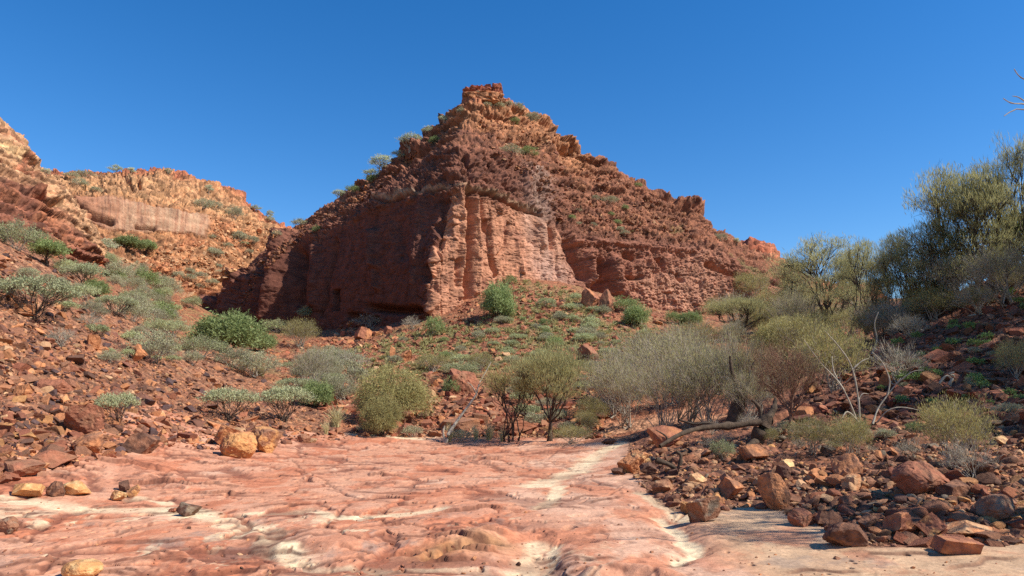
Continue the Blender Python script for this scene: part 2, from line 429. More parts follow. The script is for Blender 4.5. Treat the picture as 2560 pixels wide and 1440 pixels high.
# sand runnels and pools
SAND = [([(1490, 1140), (1440, 1172), (1370, 1192), (1340, 1205)], .55, .05), ([(1400, 1208), (1385, 1240), (1350, 1262)], .22, .03),
        ([(-60, 1256), (240, 1268), (420, 1262), (520, 1275), (600, 1300)], .42, .02), ([(600, 1272), (760, 1262), (860, 1282), (980, 1278), (1100, 1268)], .26, .03),
        ([(640, 1300), (690, 1322), (668, 1345), (730, 1362), (760, 1385)], .30, .04), ([(720, 1385), (880, 1398), (1010, 1404), (1180, 1398), (1250, 1412)], .17, .03),
        ([(1345, 1335), (1325, 1375), (1300, 1400), (1330, 1450)], .26, .10), ([(1390, 1340), (1370, 1385), (1345, 1420)], .16, .06), ([(1650, 1290), (1700, 1330), (1735, 1372), (1690, 1392)], .16, .09),
        ([(1560, 1120), (1500, 1135), (1470, 1150)], .4, .03), ([(880, 1100), (1060, 1101), (1110, 1099)], .5, .0), ([(330, 1240), (420, 1250)], .3, .01), ([(420, 1350), (360, 1372)], .08, .02),
        ([(1600, 1235), (1660, 1270), (1720, 1300)], .22, .06), ([(1450, 1440), (1380, 1412), (1330, 1400)], .2, .06)]
sand = np.zeros(len(ib))
wob = 1 + .9 * fbm(q * [.6, 1, 1], 1.4, 4, seed=71)
for pts, wd, dp in SAND:
    d, a = pline(q[:, 0] + .12 * fbm(q, 2.0, 3, seed=72), q[:, 1] + .2 * fbm(q, 1.5, 3, seed=73), wl(pts))
    k = sstep(1.15, .35, d / (.8 * wd * np.maximum(wob, .2)))
    sand = np.maximum(sand, k)
    b -= dp * np.exp(-(d / (wd * 1.3)) ** 2)
# the little undercut with hollows, and the pothole
d, a = pline(q[:, 0], q[:, 1], wl([(1040, 1345), (1100, 1345), (1180, 1335), (1265, 1325)]))
b += .05 * np.exp(-(d / .20) ** 2) * (1 + 1.2 * fbm(q, 4, 4, .6, seed=81))
d, a = pline(q[:, 0], q[:, 1], wl([(1080, 1372), (1130, 1358), (1180, 1350), (1230, 1346)]))
b -= .24 * np.exp(-(d / .09) ** 2) * (1 + .7 * fbm(q, 5, 3, seed=82))
cuth = np.exp(-(d / .30) ** 2)
d, a = pline(q[:, 0], q[:, 1], wl([(1420, 1316), (1428, 1312)])); b -= .16 * sstep(.10, .04, d)
d, a = pline(q[:, 0], q[:, 1], wl([(690, 1318), (720, 1340), (780, 1332), (860, 1345), (900, 1330)]))
b += .07 * sstep(.50, .25, d)
d, a = pline(q[:, 0], q[:, 1], wl([(1480, 1425), (1560, 1418), (1640, 1432), (1700, 1450)]))
b += .10 * sstep(.25, .02, d) * (q[:, 1] < 8.2)
for lp, ht in [([(560, 1205), (470, 1218), (380, 1205), (320, 1190)], .09), ([(350, 1388), (430, 1372), (470, 1384)], .05), ([(90, 1392), (170, 1400)], .07), ([(1090, 1262), (1180, 1268), (1290, 1272)], .05),
               ([(880, 1165), (960, 1180), (1000, 1186)], .07), ([(1150, 1130), (1210, 1142), (1240, 1158)], .07), ([(690, 1160), (760, 1176), (790, 1190)], .06), ([(500, 1412), (620, 1408), (760, 1418)], .06)]:
    d, a = pline(q[:, 0], q[:, 1], wl(lp))
    b += ht * sstep(.34, .0, d) * (.6 + .6 * fbm(q, 3, 3, seed=83))
dz[ib] += b * sstep(1.0, -.3, gsd[ib])
# colours of the floor
salmon, orange, pink, cream = lin(214, 142, 104), lin(202, 114, 72), lin(224, 166, 132), lin(238, 206, 162)
tan, grey, dark = lin(206, 162, 120), lin(152, 128, 114), lin(112, 66, 50)
A_ = [.8, .42, 1]
sp1, _, spc = worley(q * [1, .42, 1], 4.0, seed=101); sp2, _, spc2 = worley(q * [1, .35, 1], 9.0, seed=102)
spk = sstep(.30, .16, sp1) * (spc > .80) + sstep(.32, .18, sp2) * (spc2 > .80)
spk = np.clip(spk, 0, 1) * (.25 + .75 * lefty)
n1 = fbm(q * A_, .8, 5, .6, seed=91); n2 = 1.3 * fbm(q * [1.1, .5, 1], 1.4, 7, .74, seed=92); n3 = fbm(q * [.65, .45, 1], 1.1, 6, .68, seed=93)
mixc = lambda A, B, k: A + (B - A) * k[:, None]
c = np.repeat(salmon[None], len(ib), 0)
c = mixc(c, orange, sstep(.0, .14, n1 + .35 * n2) * (.25 + .75 * lefty) * .85)
c = mixc(c, pink, sstep(.08, .26, -n1 + .5 * (1 - lefty) - .12 + .3 * n2))
c = mixc(c, orange, sstep(.55, .9, pc) * .45 * lefty); c = mixc(c, pink, sstep(.6, .9, pc2) * .35)
c = mixc(c, dark, sstep(.20, .46, n2) * .55 * (.25 + .75 * lefty))
rt = sstep(-.3, .5, q[:, 0] - (2.2 + .03 * q[:, 1]) + .5 * n1) * sstep(13.5, 11.5, q[:, 1])
c = mixc(c, tan, rt * .85)
c = mixc(c, orange, rt * sstep(.05, .35, n3) * .7)
c = mixc(c, grey, rt * sstep(.1, .35, fbm(q * [.6, .5, 1], 1.6, 5, .66, seed=96)) * .5)
frontw = sstep(12.8, 10.6, q[:, 1]) * sstep(2, -1, q[:, 0])
c = mixc(c, cream, sstep(.16, .26, n3 + .25 * n2) * (.08 + .62 * frontw))
c = mixc(c, grey, sstep(.08, .36, fbm(q * [.8, .5, 1], 1.6, 6, .68, seed=94)) * (.15 + .5 * frontw))
sedge = np.clip(sand + .55 * (fbm(q * [.9, .5, 1], 2.2, 6, .68, seed=97)) * (sand > .02) * (sand < .98), 0, 1)
c = mixc(c, cream, sedge * np.clip(.80 + .6 * n3 + .4 * n2, .2, .95))
c = mixc(c, lin(176, 124, 62), cuth * .6); c = mixc(c, lin(96, 66, 46), cuth * sstep(.0, .3, fbm(q, 3.5, 5, .7, seed=98)) * .7)  # ochre rock; the shade of the hollows is put in as darker colour
c = mixc(c, lin(128, 66, 44), np.clip(cr1 * .7 + cr2 * .5, 0, .8) * (.2 + .8 * lefty))
c = mixc(c, lin(150, 80, 52), sstep(.80, .9, fr) * sstep(1.0, .95, fr) * msk * lefty * .6)
c = mixc(c, lin(104, 56, 40), np.clip(pit1 * .4 + pit2 * .5 + darkl * .7 + pitc * .65 + spk * .6, 0, .85))
g_col[ib] = c * .92

# --- slopes of loose rock
io = np.where(gsd > -.6)[0]
q = np.stack([gx[io], gy[io], gz[io] * .7], -1)
vis = gy[io] < 115
wt = sstep(-.3, 1.0, gsd[io])
r = .28 * fbm(q, .35, 4, seed=101)
d1, d2, cc = worley(q, 1.3, seed=103)
r += .16 * (cc - .35) * sstep(0, .12, d2 - d1)
d1b, d2b, ccb = worley(q + .15 * fbm(q, 2, 2, seed=8)[:, None], 3.3, seed=104)
r += .075 * (ccb - .35) * sstep(0, .14, d2b - d1b)
r += .05 * fbm(q, 3, 4, .6, seed=105)
bank = hill[io] & (gy[io] < 24)
r += bank * (.25 * sstep(0, .9, gsd[io]) - .05)
# the shelf of rock across the head of the creek
d, a = pline(gpx[io], gpy[io], [(1060, 1062), (1180, 1050), (1290, 1062)])
r += .5 * sstep(40, 8, np.abs(gpx[io] - 1190) * .25 + np.abs(gy[io] - 37.5) * 9) * talus[io]
dz[io] += r * wt
br, rd, pl, dk = lin(162, 104, 72), lin(182, 114, 74), lin(200, 142, 100), lin(94, 62, 50)
k1 = fbm(q, .8, 4, seed=111); k2 = fbm(q, .22, 3, seed=112)
c = np.repeat(br[None], len(io), 0)
c = mixc(c, rd, sstep(.3, .7, ccb)); c = mixc(c, pl, sstep(.8, .95, ccb) * .8); c = mixc(c, dk, sstep(.25, .05, cc) * .75)
c = mixc(c, lin(178, 98, 58), talus[io] * .5)
gr = talus[io] * sstep(-.05, .3, k2 + .4 * k1) * sstep(36, 50, gy[io])
c = mixc(c, lin(156, 134, 78), gr * .5)
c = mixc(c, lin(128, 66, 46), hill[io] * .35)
sandy = talus[io] * sstep(36, 31, gy[io]) * sstep(0, .3, k2 + .3)
c = mixc(c, lin(212, 150, 108), sandy * .7)
cw = sstep(-.25, .25, gsd[io])[:, None]
g_col[io] = g_col[io] * (1 - cw) + c * .8 * cw
gzz = gz + dz
GV = np.stack([gx, gy, gzz], -1)

M_BED = rock_mat('bedrock_sandstone', 3.2, .022, lo=.80, hi=1.16)
M_SCREE = rock_mat('scree_soil', 2.6, .12, gravel=5.5)
GF = grid_faces(len(YS), len(SS))
zone = np.where(bed, 0, np.where(scree, 1, np.where(hill, 2, 3)))
fz = zone[GF[:, 0]]
for k, (nm, lab, mm) in enumerate([('riverbed', 'pink and orange bare sandstone floor of the dry creek', M_BED), ('scree_slope', 'steep slope of loose red rock running down to the creek', M_SCREE),
                                   ('hillside', 'shaded stony hillside under the tall feathery trees', M_SCREE), ('ground', 'shrub dotted red ground climbing to the foot of the cliff', M_SCREE)]):
    F = GF[fz == k]
    u, inv = np.unique(F, return_inverse=True)
    o = link(nm, mesh_np(nm, GV[u], inv.reshape(-1, 4), mm, g_col[u]))
    tag(o, lab, None, kind='structure')

BV, BF = [], []           # coarse copies of the terrain, for standing things on it
def add_bvh(V, nr, nc, step):
    V = V.reshape(nr, nc, 3)[::step, ::step]
    off = sum(len(v) for v in BV)
    BV.append(V.reshape(-1, 3)); BF.append(grid_faces(V.shape[0], V.shape[1]) + off)
add_bvh(GV, len(YS), len(SS), 4)

# ------------------------------------------------------------------ cliffs: lofts through measured stations
def loft(ST, nu, nv, back, smooth_u=5, rows_back=24):
    """ST[station][row] = (px, py, D).  Adds a back side that falls away behind the crest."""
    A = np.array(ST, float); ns, nr_, _ = A.shape
    mid = A[:, 2, 0]
    uu = np.interp(np.linspace(0, 1, nu), (mid - mid[0]) / (mid[-1] - mid[0]), np.arange(ns))
    B = np.stack([np.stack([np.interp(uu, np.arange(ns), A[:, r, k]) for k in range(3)], -1) for r in range(nr_)], 1)
    ker = np.exp(-.5 * (np.arange(-2 * smooth_u, 2 * smooth_u + 1) / smooth_u) ** 2); ker /= ker.sum()
    pad = np.pad(B, ((2 * smooth_u,) * 2, (0, 0), (0, 0)), mode='edge')
    B = np.stack([np.stack([np.convolve(pad[:, r, k], ker, 'valid') for k in range(3)], -1) for r in range(nr_)], 1)
    seg = np.abs(np.diff(A[:, :, 1], axis=1)).mean(0) + 1.2 * np.abs(np.diff(A[:, :, 2], axis=1)).mean(0)
    cs = np.r_[0, np.cumsum(seg)] / seg.sum()
    vv = np.interp(np.linspace(0, 1, nv), cs, np.arange(nr_))
    C = np.stack([np.stack([np.interp(vv, np.arange(nr_), B[i, :, k]) for k in range(3)], -1) for i in range(nu)], 0)   # nu,nv,3
    V = W(C[..., 0], C[..., 1], C[..., 2])
    # behind the crest
    top = V[:, -1]
    bk = []
    for j in range(1, rows_back + 1):
        t = j / rows_back
        p = top.copy(); p[:, 1] += back * t; p[:, 0] += top[:, 0] * back * t / np.maximum(top[:, 1], 1)
        p[:, 2] = top[:, 2] * (1 - t ** 1.6) - 3 * t
        bk.append(p)
    row = np.repeat(vv[None], nu, 0)
    V = np.concatenate([V, np.stack(bk, 1)], 1)
    ext = lambda a: np.concatenate([a, np.repeat(a[:, -1:], rows_back, 1)], 1)
    return V, ext(C[..., 0]), ext(C[..., 1]), ext(row)

def normals(V):
    du = np.gradient(V, axis=0); dv = np.gradient(V, axis=1)
    n = np.cross(du, dv); n /= np.linalg.norm(n, axis=-1)[..., None] + 1e-9
    s = np.sign((n * (np.array([0, 0, CAMZ]) - V)).sum(-1).mean())
    return n * s

def blur2(a, k=6):
    ker = np.exp(-.5 * (np.arange(-2 * k, 2 * k + 1) / k) ** 2); ker /= ker.sum()
    for ax in (0, 1):
        pad = [(0, 0)] * a.ndim; pad[ax] = (2 * k, 2 * k)
        a = np.apply_along_axis(lambda v: np.convolve(v, ker, 'valid'), ax, np.pad(a, pad, mode='edge'))
    return a

def cliff(name, V, disp, col, mat, label, step):
    n = blur2(normals(V), 4); n /= np.linalg.norm(n, axis=-1)[..., None] + 1e-9
    V = V + n * disp[..., None]
    nu, nv = V.shape[:2]
    F = grid_faces(nu, nv)
    o = link(name, mesh_np(name, V.reshape(-1, 3), F[:, ::-1], mat, col.reshape(-1, col.shape[-1])))
    tag(o, label, None, kind='structure')
    add_bvh(V.reshape(-1, 3), nu, nv, step)
    return o, V

def feat(px, py, pts, wd, depth, sharp=2.0):
    d, a = pline(px, py, pts)
    return depth * np.exp(-(d / wd) ** sharp)

# ---- the pyramid shaped butte
BUTTE = [
 [(455, 880, 104), (480, 828, 105), (490, 815, 106), (497, 808, 107), (500, 802, 108), (503, 795, 110)],
 [(555, 880, 101), (560, 790, 101.5), (575, 738, 103), (585, 722, 104.5), (592, 710, 106), (600, 694, 109)],
 [(640, 870, 96.5), (650, 760, 97), (665, 680, 98.5), (680, 652, 101), (692, 627, 103), (705, 592, 107)],
 [(730, 870, 92), (745, 720, 92.5), (765, 612, 94), (772, 592, 96.5), (778, 572, 99), (785, 541, 103)],
 [(850, 870, 86.5), (860, 700, 87), (868, 560, 88.5), (872, 532, 91.5), (876, 507, 95), (880, 480, 99.5)],
 [(960, 870, 81), (968, 660, 81.5), (975, 502, 83), (985, 462, 87), (995, 427, 91.5), (1005, 390, 97)],
 [(1035, 870, 77), (1050, 650, 77.3), (1090, 488, 79), (1095, 400, 84), (1100, 350, 90), (1108, 305, 95.5)],
 [(1060, 870, 75), (1084, 650, 75.5), (1136, 476, 77.5), (1150, 375, 82), (1155, 320, 89), (1160, 262, 95)],
 [(1100, 850, 75.6), (1115, 640, 76.2), (1165, 480, 78), (1180, 382, 82.3), (1185, 318, 90), (1200, 252, 95.2)],
 [(1200, 850, 80), (1215, 640, 80.3), (1250, 505, 82), (1260, 400, 86.5), (1245, 330, 93), (1262, 254, 97)],
 [(1300, 830, 84), (1305, 640, 84.3), (1335, 535, 86), (1345, 442, 90), (1345, 362, 97), (1350, 300, 102)],
 [(1400, 830, 88), (1405, 660, 88.5), (1410, 590, 89.5), (1420, 500, 95), (1430, 420, 102), (1440, 364, 106)],
 [(1500, 850, 92), (1500, 680, 92.5), (1505, 605, 94), (1515, 522, 100), (1525, 462, 106), (1540, 426, 111)],
 [(1600, 880, 95.5), (1600, 700, 96), (1605, 612, 98), (1615, 542, 105), (1625, 502, 110), (1640, 486, 114)],
 [(1700, 890, 99), (1705, 710, 99.5), (1710, 622, 101.5), (1720, 572, 108), (1725, 537, 113), (1738, 517, 116)],
 [(1800, 890, 102), (1795, 720, 102.5), (1795, 642, 104), (1795, 622, 108), (1790, 602, 113), (1790, 580, 117)],
 [(1880, 890, 105), (1890, 740, 105.5), (1885, 690, 107), (1880, 666, 111), (1870, 646, 115), (1860, 622, 119)],
 [(1960, 890, 108), (1960, 765, 109), (1955, 725, 110), (1950, 702, 114), (1945, 684, 118), (1940, 664, 122)],
 [(2040, 890, 122), (2040, 830, 123), (2040, 800, 124), (2040, 780, 126), (2040, 770, 128), (2040, 760, 130)]]
BUTTE[:7] = [[(a, b_, 76 + (d_ - 76) * 1.3) for a, b_, d_ in st_] for st_ in BUTTE[:7]]
V, bx, by, brow = loft(BUTTE, 1040, 450, 46)
sh = bx.shape; fx, fy, fr_ = bx.ravel(), by.ravel(), brow.ravel(); P = V.reshape(-1, 3)
# arete position at each height
ar = np.interp(fy, [262, 320, 375, 476, 650, 870], [1160, 1155, 1150, 1136, 1084, 1060])
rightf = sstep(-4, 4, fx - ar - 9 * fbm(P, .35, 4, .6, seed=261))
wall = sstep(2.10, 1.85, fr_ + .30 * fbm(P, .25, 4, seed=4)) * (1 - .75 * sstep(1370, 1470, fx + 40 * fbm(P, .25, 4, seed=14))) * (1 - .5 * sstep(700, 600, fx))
upper = sstep(1.9, 2.1, fr_) * sstep(3.3, 2.9, fr_)
rubb = sstep(2.8, 3.3, fr_) + sstep(2.0, 2.4, fr_) * sstep(1380, 1450, fx); rubb = np.clip(rubb, 0, 1)
Q = P + .6 * np.stack([fbm(P, .4, 3, seed=s) for s in (1, 2, 3)], -1)
rough = 1 - .72 * wall - .25 * sstep(2.05, 1.85, fr_) * sstep(1400, 1460, fx)
disp = 1.2 * fbm(P * [1, 1, .6], .10, 3, seed=201) * (1 - .65 * wall)
disp += .62 * fbm(Q * [1, 1, .55], .33, 4, .55, seed=202, ridged=True) * rough
d1, d2, cc = worley(Q * [1, 1, 1.5], .55, seed=203)
disp += .55 * (cc - .5) * sstep(0, .15, d2 - d1) * rough
d1, d2, cc2 = worley(Q * [1, 1, 1.7], 1.25, seed=204)
disp += .42 * (cc2 - .5) * sstep(0, .12, d2 - d1) * (rough - .1 * wall) - .25 * sstep(.10, .0, d2 - d1) * rough
disp += .20 * fbm(Q, 1.6, 4, .6, seed=205) * (.45 + .55 * rough)
strat = perlin(np.stack([P[:, 0] * .02, P[:, 1] * .02, P[:, 2] * 1.1 + .5 * fbm(P, .1, 2, seed=6)], -1), 207)
strat2 = perlin(np.stack([P[:, 0] * .05, P[:, 1] * .05, P[:, 2] * 3.1 + .5 * fbm(P, .15, 2, seed=7)], -1), 208)
disp += (.40 * strat + .16 * strat2) * rough * (1 - .5 * rubb) * (1 - .9 * wall) * (1 - .6 * sstep(2.05, 1.85, fr_))
lz = (P[:, 2] + .9 * fbm(P, .12, 3, seed=241) + .10 * fbm(P, .6, 3, seed=242)) / 1.9; lf = lz - np.floor(lz); lk = _hash(np.floor(lz), 0 * lz, 0 * lz, 9) / 2.0 ** 32
lowr = sstep(2.05, 1.85, fr_) * sstep(1400, 1460, fx)
disp += .5 * fbm(P * [1, 1, .14], .7, 4, .6, seed=244, ridged=True) * lowr
disp *= 1 - .6 * sstep(4.2, 4.9, fr_) * sstep(900, 800, fx)
disp += sstep(700, 900, fx + 400 * sstep(4, 2.5, fr_)) * (.35 + 1.4 * lk) * (sstep(0, .10, lf) * (1 - lf) - .4) * (1 - wall) * (1 - .75 * lowr) * (.45 + .55 * rubb) * (.4 + 1.2 * sstep(-.2, .3, fbm(P, .15, 3, seed=243)))
flute = fbm(P * [1, 1, .10], .55, 4, .55, seed=209, ridged=True)
disp += .24 * flute * wall * (.35 + .65 * rightf) + .5 * fbm(P * [1, 1, .18], .8, 4, .6, seed=251, ridged=True) * upper * sstep(1420, 1340, fx)
f2 = fbm(Q * [1, 1, .35], 1.1, 4, .6, seed=231, ridged=True); disp += .26 * f2 * (1 - wall)
d1, d2, cc3 = worley((Q + .3 * fbm(Q, 1.5, 2, seed=232)[:, None]) * [1, 1, 1.4], 2.3, seed=233); disp += (.30 * (cc3 - .5) * sstep(0, .1, d2 - d1) - .16 * sstep(.09, 0, d2 - d1)) * (1 - .9 * wall)
crk = fbm(P * [.5, .5, 2.2], .6, 4, .55, seed=210, ridged=True)
disp -= .08 * sstep(.70, .85, crk) * wall
d1, d2, pnl = worley((P + .4 * np.stack([fbm(P, .3, 3, seed=s_) for s_ in (61, 62, 63)], -1)) * [1, 1, .16], .42, seed=236)
disp += .16 * fbm(Q * [1, 1, .8], .9, 5, .6, seed=238, ridged=True) * wall
disp += (.42 * (pnl - .5) * sstep(0, .05, d2 - d1) - .22 * sstep(.05, 0, d2 - d1)) * wall * (.45 + .55 * rightf)
crk2 = fbm(P * [.25, .25, 2.4], .9, 3, .5, seed=234, ridged=True); disp -= .05 * sstep(.80, .93, crk2) * wall
fx2 = fx + 6 * fbm(P, .35, 4, seed=211); fy2 = fy + 5 * fbm(P, .35, 4, seed=212)
FE = [([(1166, 482), (1173, 560), (1168, 640), (1166, 745)], 8, -1.7), ([(1196, 492), (1200, 540), (1207, 575)], 6, -1.0), ([(1213, 555), (1220, 640), (1233, 690)], 5, -.9),
      ([(1143, 655), (1146, 715)], 7, -.8), ([(1150, 480), (1152, 600), (1148, 740)], 7, .5), ([(1186, 500), (1190, 640), (1188, 730)], 8, .6), ([(1270, 560), (1262, 620), (1240, 640)], 4, -.5), ([(1290, 600), (1300, 680)], 5, .4),
      ([(1142, 476), (1200, 490), (1260, 512), (1330, 533), (1365, 548)], 3.5, -.8), ([(1142, 468), (1200, 480), (1262, 502), (1335, 524)], 3.5, .25),
      ([(1130, 476), (1050, 492), (940, 512), (860, 542), (800, 585)], 3.5, -.8), ([(1130, 468), (1050, 483), (940, 503), (865, 530)], 3.5, .3),
      ([(1345, 485), (1358, 498)], 10, -1.8), ([(1348, 560), (1352, 612)], 11, .9), ([(1372, 560), (1378, 620)], 6, -.9), ([(1420, 610), (1440, 660), (1450, 690)], 14, -2.0), ([(1395, 560), (1420, 600)], 10, -1.0),
      ([(1495, 660), (1500, 700), (1488, 745)], 17, -3.0), ([(1468, 640), (1472, 700)], 12, 1.2), ([(1530, 660), (1540, 720), (1560, 760)], 14, 1.6), ([(1580, 650), (1560, 640)], 8, -1.4), ([(1610, 640), (1650, 700)], 9, .6),
      ([(1560, 690), (1600, 695)], 6, -1.1), ([(1640, 660), (1650, 680)], 6, -1.2), ([(1690, 690), (1700, 700)], 6, -1.2), ([(1760, 665), (1820, 690), (1870, 700)], 7, -1.3), ([(1840, 720), (1850, 760)], 8, -1.0),
      ([(1680, 523), (1715, 530)], 7, -2.0), ([(1690, 512), (1745, 520)], 6, 1.6), ([(1725, 562), (1732, 566)], 6, -1.5), ([(1420, 605), (1520, 612), (1620, 622), (1720, 632)], 6, .6),
      ([(1020, 408), (1075, 388)], 9, -1.8), ([(1010, 392), (1080, 372)], 7, 1.0), ([(1000, 425), (1050, 430)], 6, -1.0), ([(1040, 345), (1085, 352), (1130, 342)], 5, -.8),
      ([(1160, 395), (1172, 455)], 5, -.9), ([(1212, 420), (1225, 470)], 6, -1.0), ([(1255, 430), (1262, 480)], 7, -.9), ([(1240, 405), (1245, 470)], 6, .8), ([(1300, 440), (1310, 500)], 8, .6),
      ([(1175, 312), (1240, 330), (1300, 348), (1370, 352), (1440, 364)], 7, .8), ([(1195, 330), (1235, 345), (1280, 362)], 6, -1.1), ([(1290, 362), (1340, 372)], 7, -2.2), ([(1375, 372), (1435, 380)], 8, -2.0),
      ([(1355, 350), (1362, 385)], 7, 1.2), ([(1170, 262), (1200, 275), (1260, 282)], 9, .8), ([(1180, 296), (1260, 300)], 6, -.5),
      ([(738, 592), (724, 680), (700, 800)], 19, 3.4), ([(668, 640), (655, 720), (640, 830)], 13, -1.6), ([(612, 690), (590, 760), (578, 810)], 16, 2.6), ([(545, 745), (530, 810)], 10, 1.8), ([(762, 640), (750, 760)], 10, -1.5),
      ([(795, 620), (790, 760)], 9, .9), ([(840, 600), (815, 740), (800, 790)], 5, -.9), ([(942, 585), (946, 665)], 8, 1.3), ([(945, 680), (948, 720)], 5, .8), ([(1000, 560), (1010, 640)], 14, -.6), ([(1060, 500), (1045, 640), (1040, 760)], 12, .7),
      ([(930, 770), (1000, 778), (1050, 775)], 9, -2.0), ([(880, 790), (940, 800)], 8, -1.6)]
crestf = sstep(4.3, 2.6, fr_)
for pts, wd, dp in FE: disp += feat(fx2, fy2, pts, wd, dp) * (crestf if pts[0][0] < 800 else 1)
nearc = np.exp(-((fx - ar) / 30) ** 2) * (fr_ < 2.6)
d1, d2, cc9 = worley(P * [1, 1, .75] + .3 * fbm(P, .8, 3, seed=262)[:, None], .62, seed=263)
disp += nearc * (1.5 * (cc9 - .62) * sstep(0, .08, d2 - d1) - .3 * sstep(.08, 0, d2 - d1))
disp -= 1.6 * sstep(10, 8.5, np.abs(fx - 842)) * sstep(28, 26, np.abs(fy - 750))
disp *= sstep(6.0, 4.95, fr_ + .0 * fx) * .75 + .25
# colour
lw, rw = lin(120, 68, 50), lin(208, 136, 98)  # left face darker: varnish, with its shade also put into the colour
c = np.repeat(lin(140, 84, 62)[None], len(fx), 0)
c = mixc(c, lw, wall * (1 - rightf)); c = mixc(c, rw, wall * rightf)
c = mixc(c, lin(166, 100, 74), sstep(2.05, 1.9, fr_) * sstep(1390, 1450, fx) * .9); c = mixc(c, lin(206, 142, 110), sstep(2.0, 1.7, fr_) * sstep(1400, 1450, fx) * sstep(.05, .3, fbm(P * [1, 1, .35], .22, 4, .6, seed=246)) * .7)
c = mixc(c, lin(150, 88, 66), wall * rightf * sstep(.0, .35, fbm(P * [1, 1, .6], .35, 5, .62, seed=247)) * .65)
up_d = np.clip(upper * sstep(1460, 1330, fx), 0, 1)
c = mixc(c, lin(134, 80, 60), up_d * .8)
c = mixc(c, lin(164, 100, 68), rubb * .8)
c = mixc(c, lin(126, 74, 54), rubb * sstep(-.05, .3, fbm(P * [1, 1, 2], .3, 5, .6, seed=221)) * .9)
c = mixc(c, lin(184, 120, 78), rubb * sstep(.1, .4, fbm(P * [1, 1, 2], .4, 5, .6, seed=227)) * .7)
capm = sstep(3.6, 4.1, fr_ + .25 * fbm(P, .3, 3, seed=222)) * sstep(1090, 1170, fx) * sstep(1520, 1420, fx)
c = mixc(c, lin(200, 130, 82), capm * .75)
c = mixc(c, lin(188, 100, 66), capm * sstep(285, 265, fy) * .8)
d, a = pline(fx2, fy2, [(1335, 440), (1340, 520), (1345, 580), (1375, 690)])
c = mixc(c, lin(196, 164, 146), np.exp(-(d / 34) ** 2) * .65 * (fr_ < 3.2) * (.55 + .9 * np.clip(fbm(P * [1, 1, .15], .9, 4, seed=223), -.5, .6)))
d, a = pline(fx2, fy2, [(1345, 660), (1400, 690)]); c = mixc(c, lin(214, 158, 134), np.exp(-(d / 30) ** 2) * .7)
d, a = pline(fx2, fy2, [(1620, 720), (1700, 745), (1780, 760), (1740, 680)]); c = mixc(c, lin(208, 142, 108), np.exp(-(d / 45) ** 2) * .7 * (fr_ < 2))
d, a = pline(fx2, fy2, [(1142, 470), (1200, 484), (1262, 506), (1335, 528)]); c = mixc(c, lin(206, 168, 128), np.exp(-(d / 1.8) ** 2) * .5)
d, a = pline(fx2, fy2, [(1130, 471), (1050, 487), (940, 507)]); c = mixc(c, lin(206, 178, 148), np.exp(-(d / 1.6) ** 2) * .55)
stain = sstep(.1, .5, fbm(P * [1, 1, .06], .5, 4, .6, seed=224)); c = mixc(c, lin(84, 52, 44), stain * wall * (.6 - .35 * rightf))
c = mixc(c, lin(70, 42, 36), np.clip(sstep(.62, .82, crk) + .8 * sstep(.78, .92, crk2), 0, 1) * wall * .35)
var = sstep(.15, .5, fbm(Q, .5, 4, .6, seed=225)); c = mixc(c, lin(92, 58, 48), var * (1 - wall) * (1 - rubb) * .55)
c = mixc(c, lin(150, 140, 80), rubb * sstep(.18, .4, fbm(P, .16, 4, seed=226)) * sstep(3.9, 3.2, fr_) * sstep(1330, 1400, fx) * .55)
ledge = sstep(.20, .03, lf) * (1 - wall) * (.3 + .7 * lk) * sstep(700, 900, fx + 400 * sstep(4, 2.5, fr_)); c = mixc(c, lin(84, 50, 40), ledge * .65)  # underside of each ledge darkened, its shade put into the colour
c *= (1 + (.20 * strat2 + .12 * strat) * (1 - .6 * wall))[:, None]
M_BUTTE = rock_mat('red_sandstone', .9, .22, bed=2.0, gravel=1.5)
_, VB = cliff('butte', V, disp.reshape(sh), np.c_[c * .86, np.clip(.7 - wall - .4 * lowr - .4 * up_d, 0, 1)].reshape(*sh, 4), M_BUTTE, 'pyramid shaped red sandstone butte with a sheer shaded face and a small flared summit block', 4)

# ---- far ridge of orange sandstone
RIDGE = [
 [(-150, 900, 118), (-150, 640, 135), (-150, 560, 150), (-150, 500, 153), (-150, 470, 165), (-150, 440, 185)],
 [(60, 900, 116), (60, 660, 132), (70, 560, 150), (80, 500, 152), (95, 460, 166), (110, 432, 184)],
 [(180, 880, 114), (180, 640, 132), (185, 560, 150), (185, 495, 151), (200, 452, 168), (215, 436, 184)],
 [(270, 860, 114), (270, 650, 132), (275, 585, 148), (275, 508, 149.5), (280, 455, 166), (290, 432, 182)],
 [(370, 860, 116), (370, 660, 133), (375, 595, 147), (380, 525, 148.5), (385, 455, 166), (390, 429, 182)],
 [(440, 860, 118), (450, 670, 134), (450, 598, 147), (455, 540, 149), (450, 470, 166), (450, 446, 181)],
 [(520, 860, 120), (520, 690, 136), (525, 598, 148), (530, 555, 150.5), (525, 495, 166), (525, 474, 179)],
 [(600, 860, 124), (600, 720, 138), (605, 630, 150), (605, 585, 155), (605, 535, 166), (608, 512, 178)],
 [(680, 860, 128), (680, 740, 142), (680, 660, 152), (680, 620, 158), (680, 580, 167), (682, 556, 178)],
 [(760, 860, 134), (760, 760, 146), (760, 690, 156), (760, 650, 162), (760, 620, 170), (760, 592, 180)],
 [(900, 860, 150), (900, 800, 156), (900, 760, 164), (900, 740, 170), (900, 720, 178), (900, 700, 188)]]
RIDGE = [[(a, b_, d_ + (min(a, 780) - 420) * .06 + (3.0 if 3 <= r_ else 0)) for r_, (a, b_, d_) in enumerate(st_)] for st_ in RIDGE]
V, bx, by, brow = loft(RIDGE, 520, 290, 60)
sh = bx.shape; fx, fy, fr_ = bx.ravel(), by.ravel(), brow.ravel(); P = V.reshape(-1, 3)
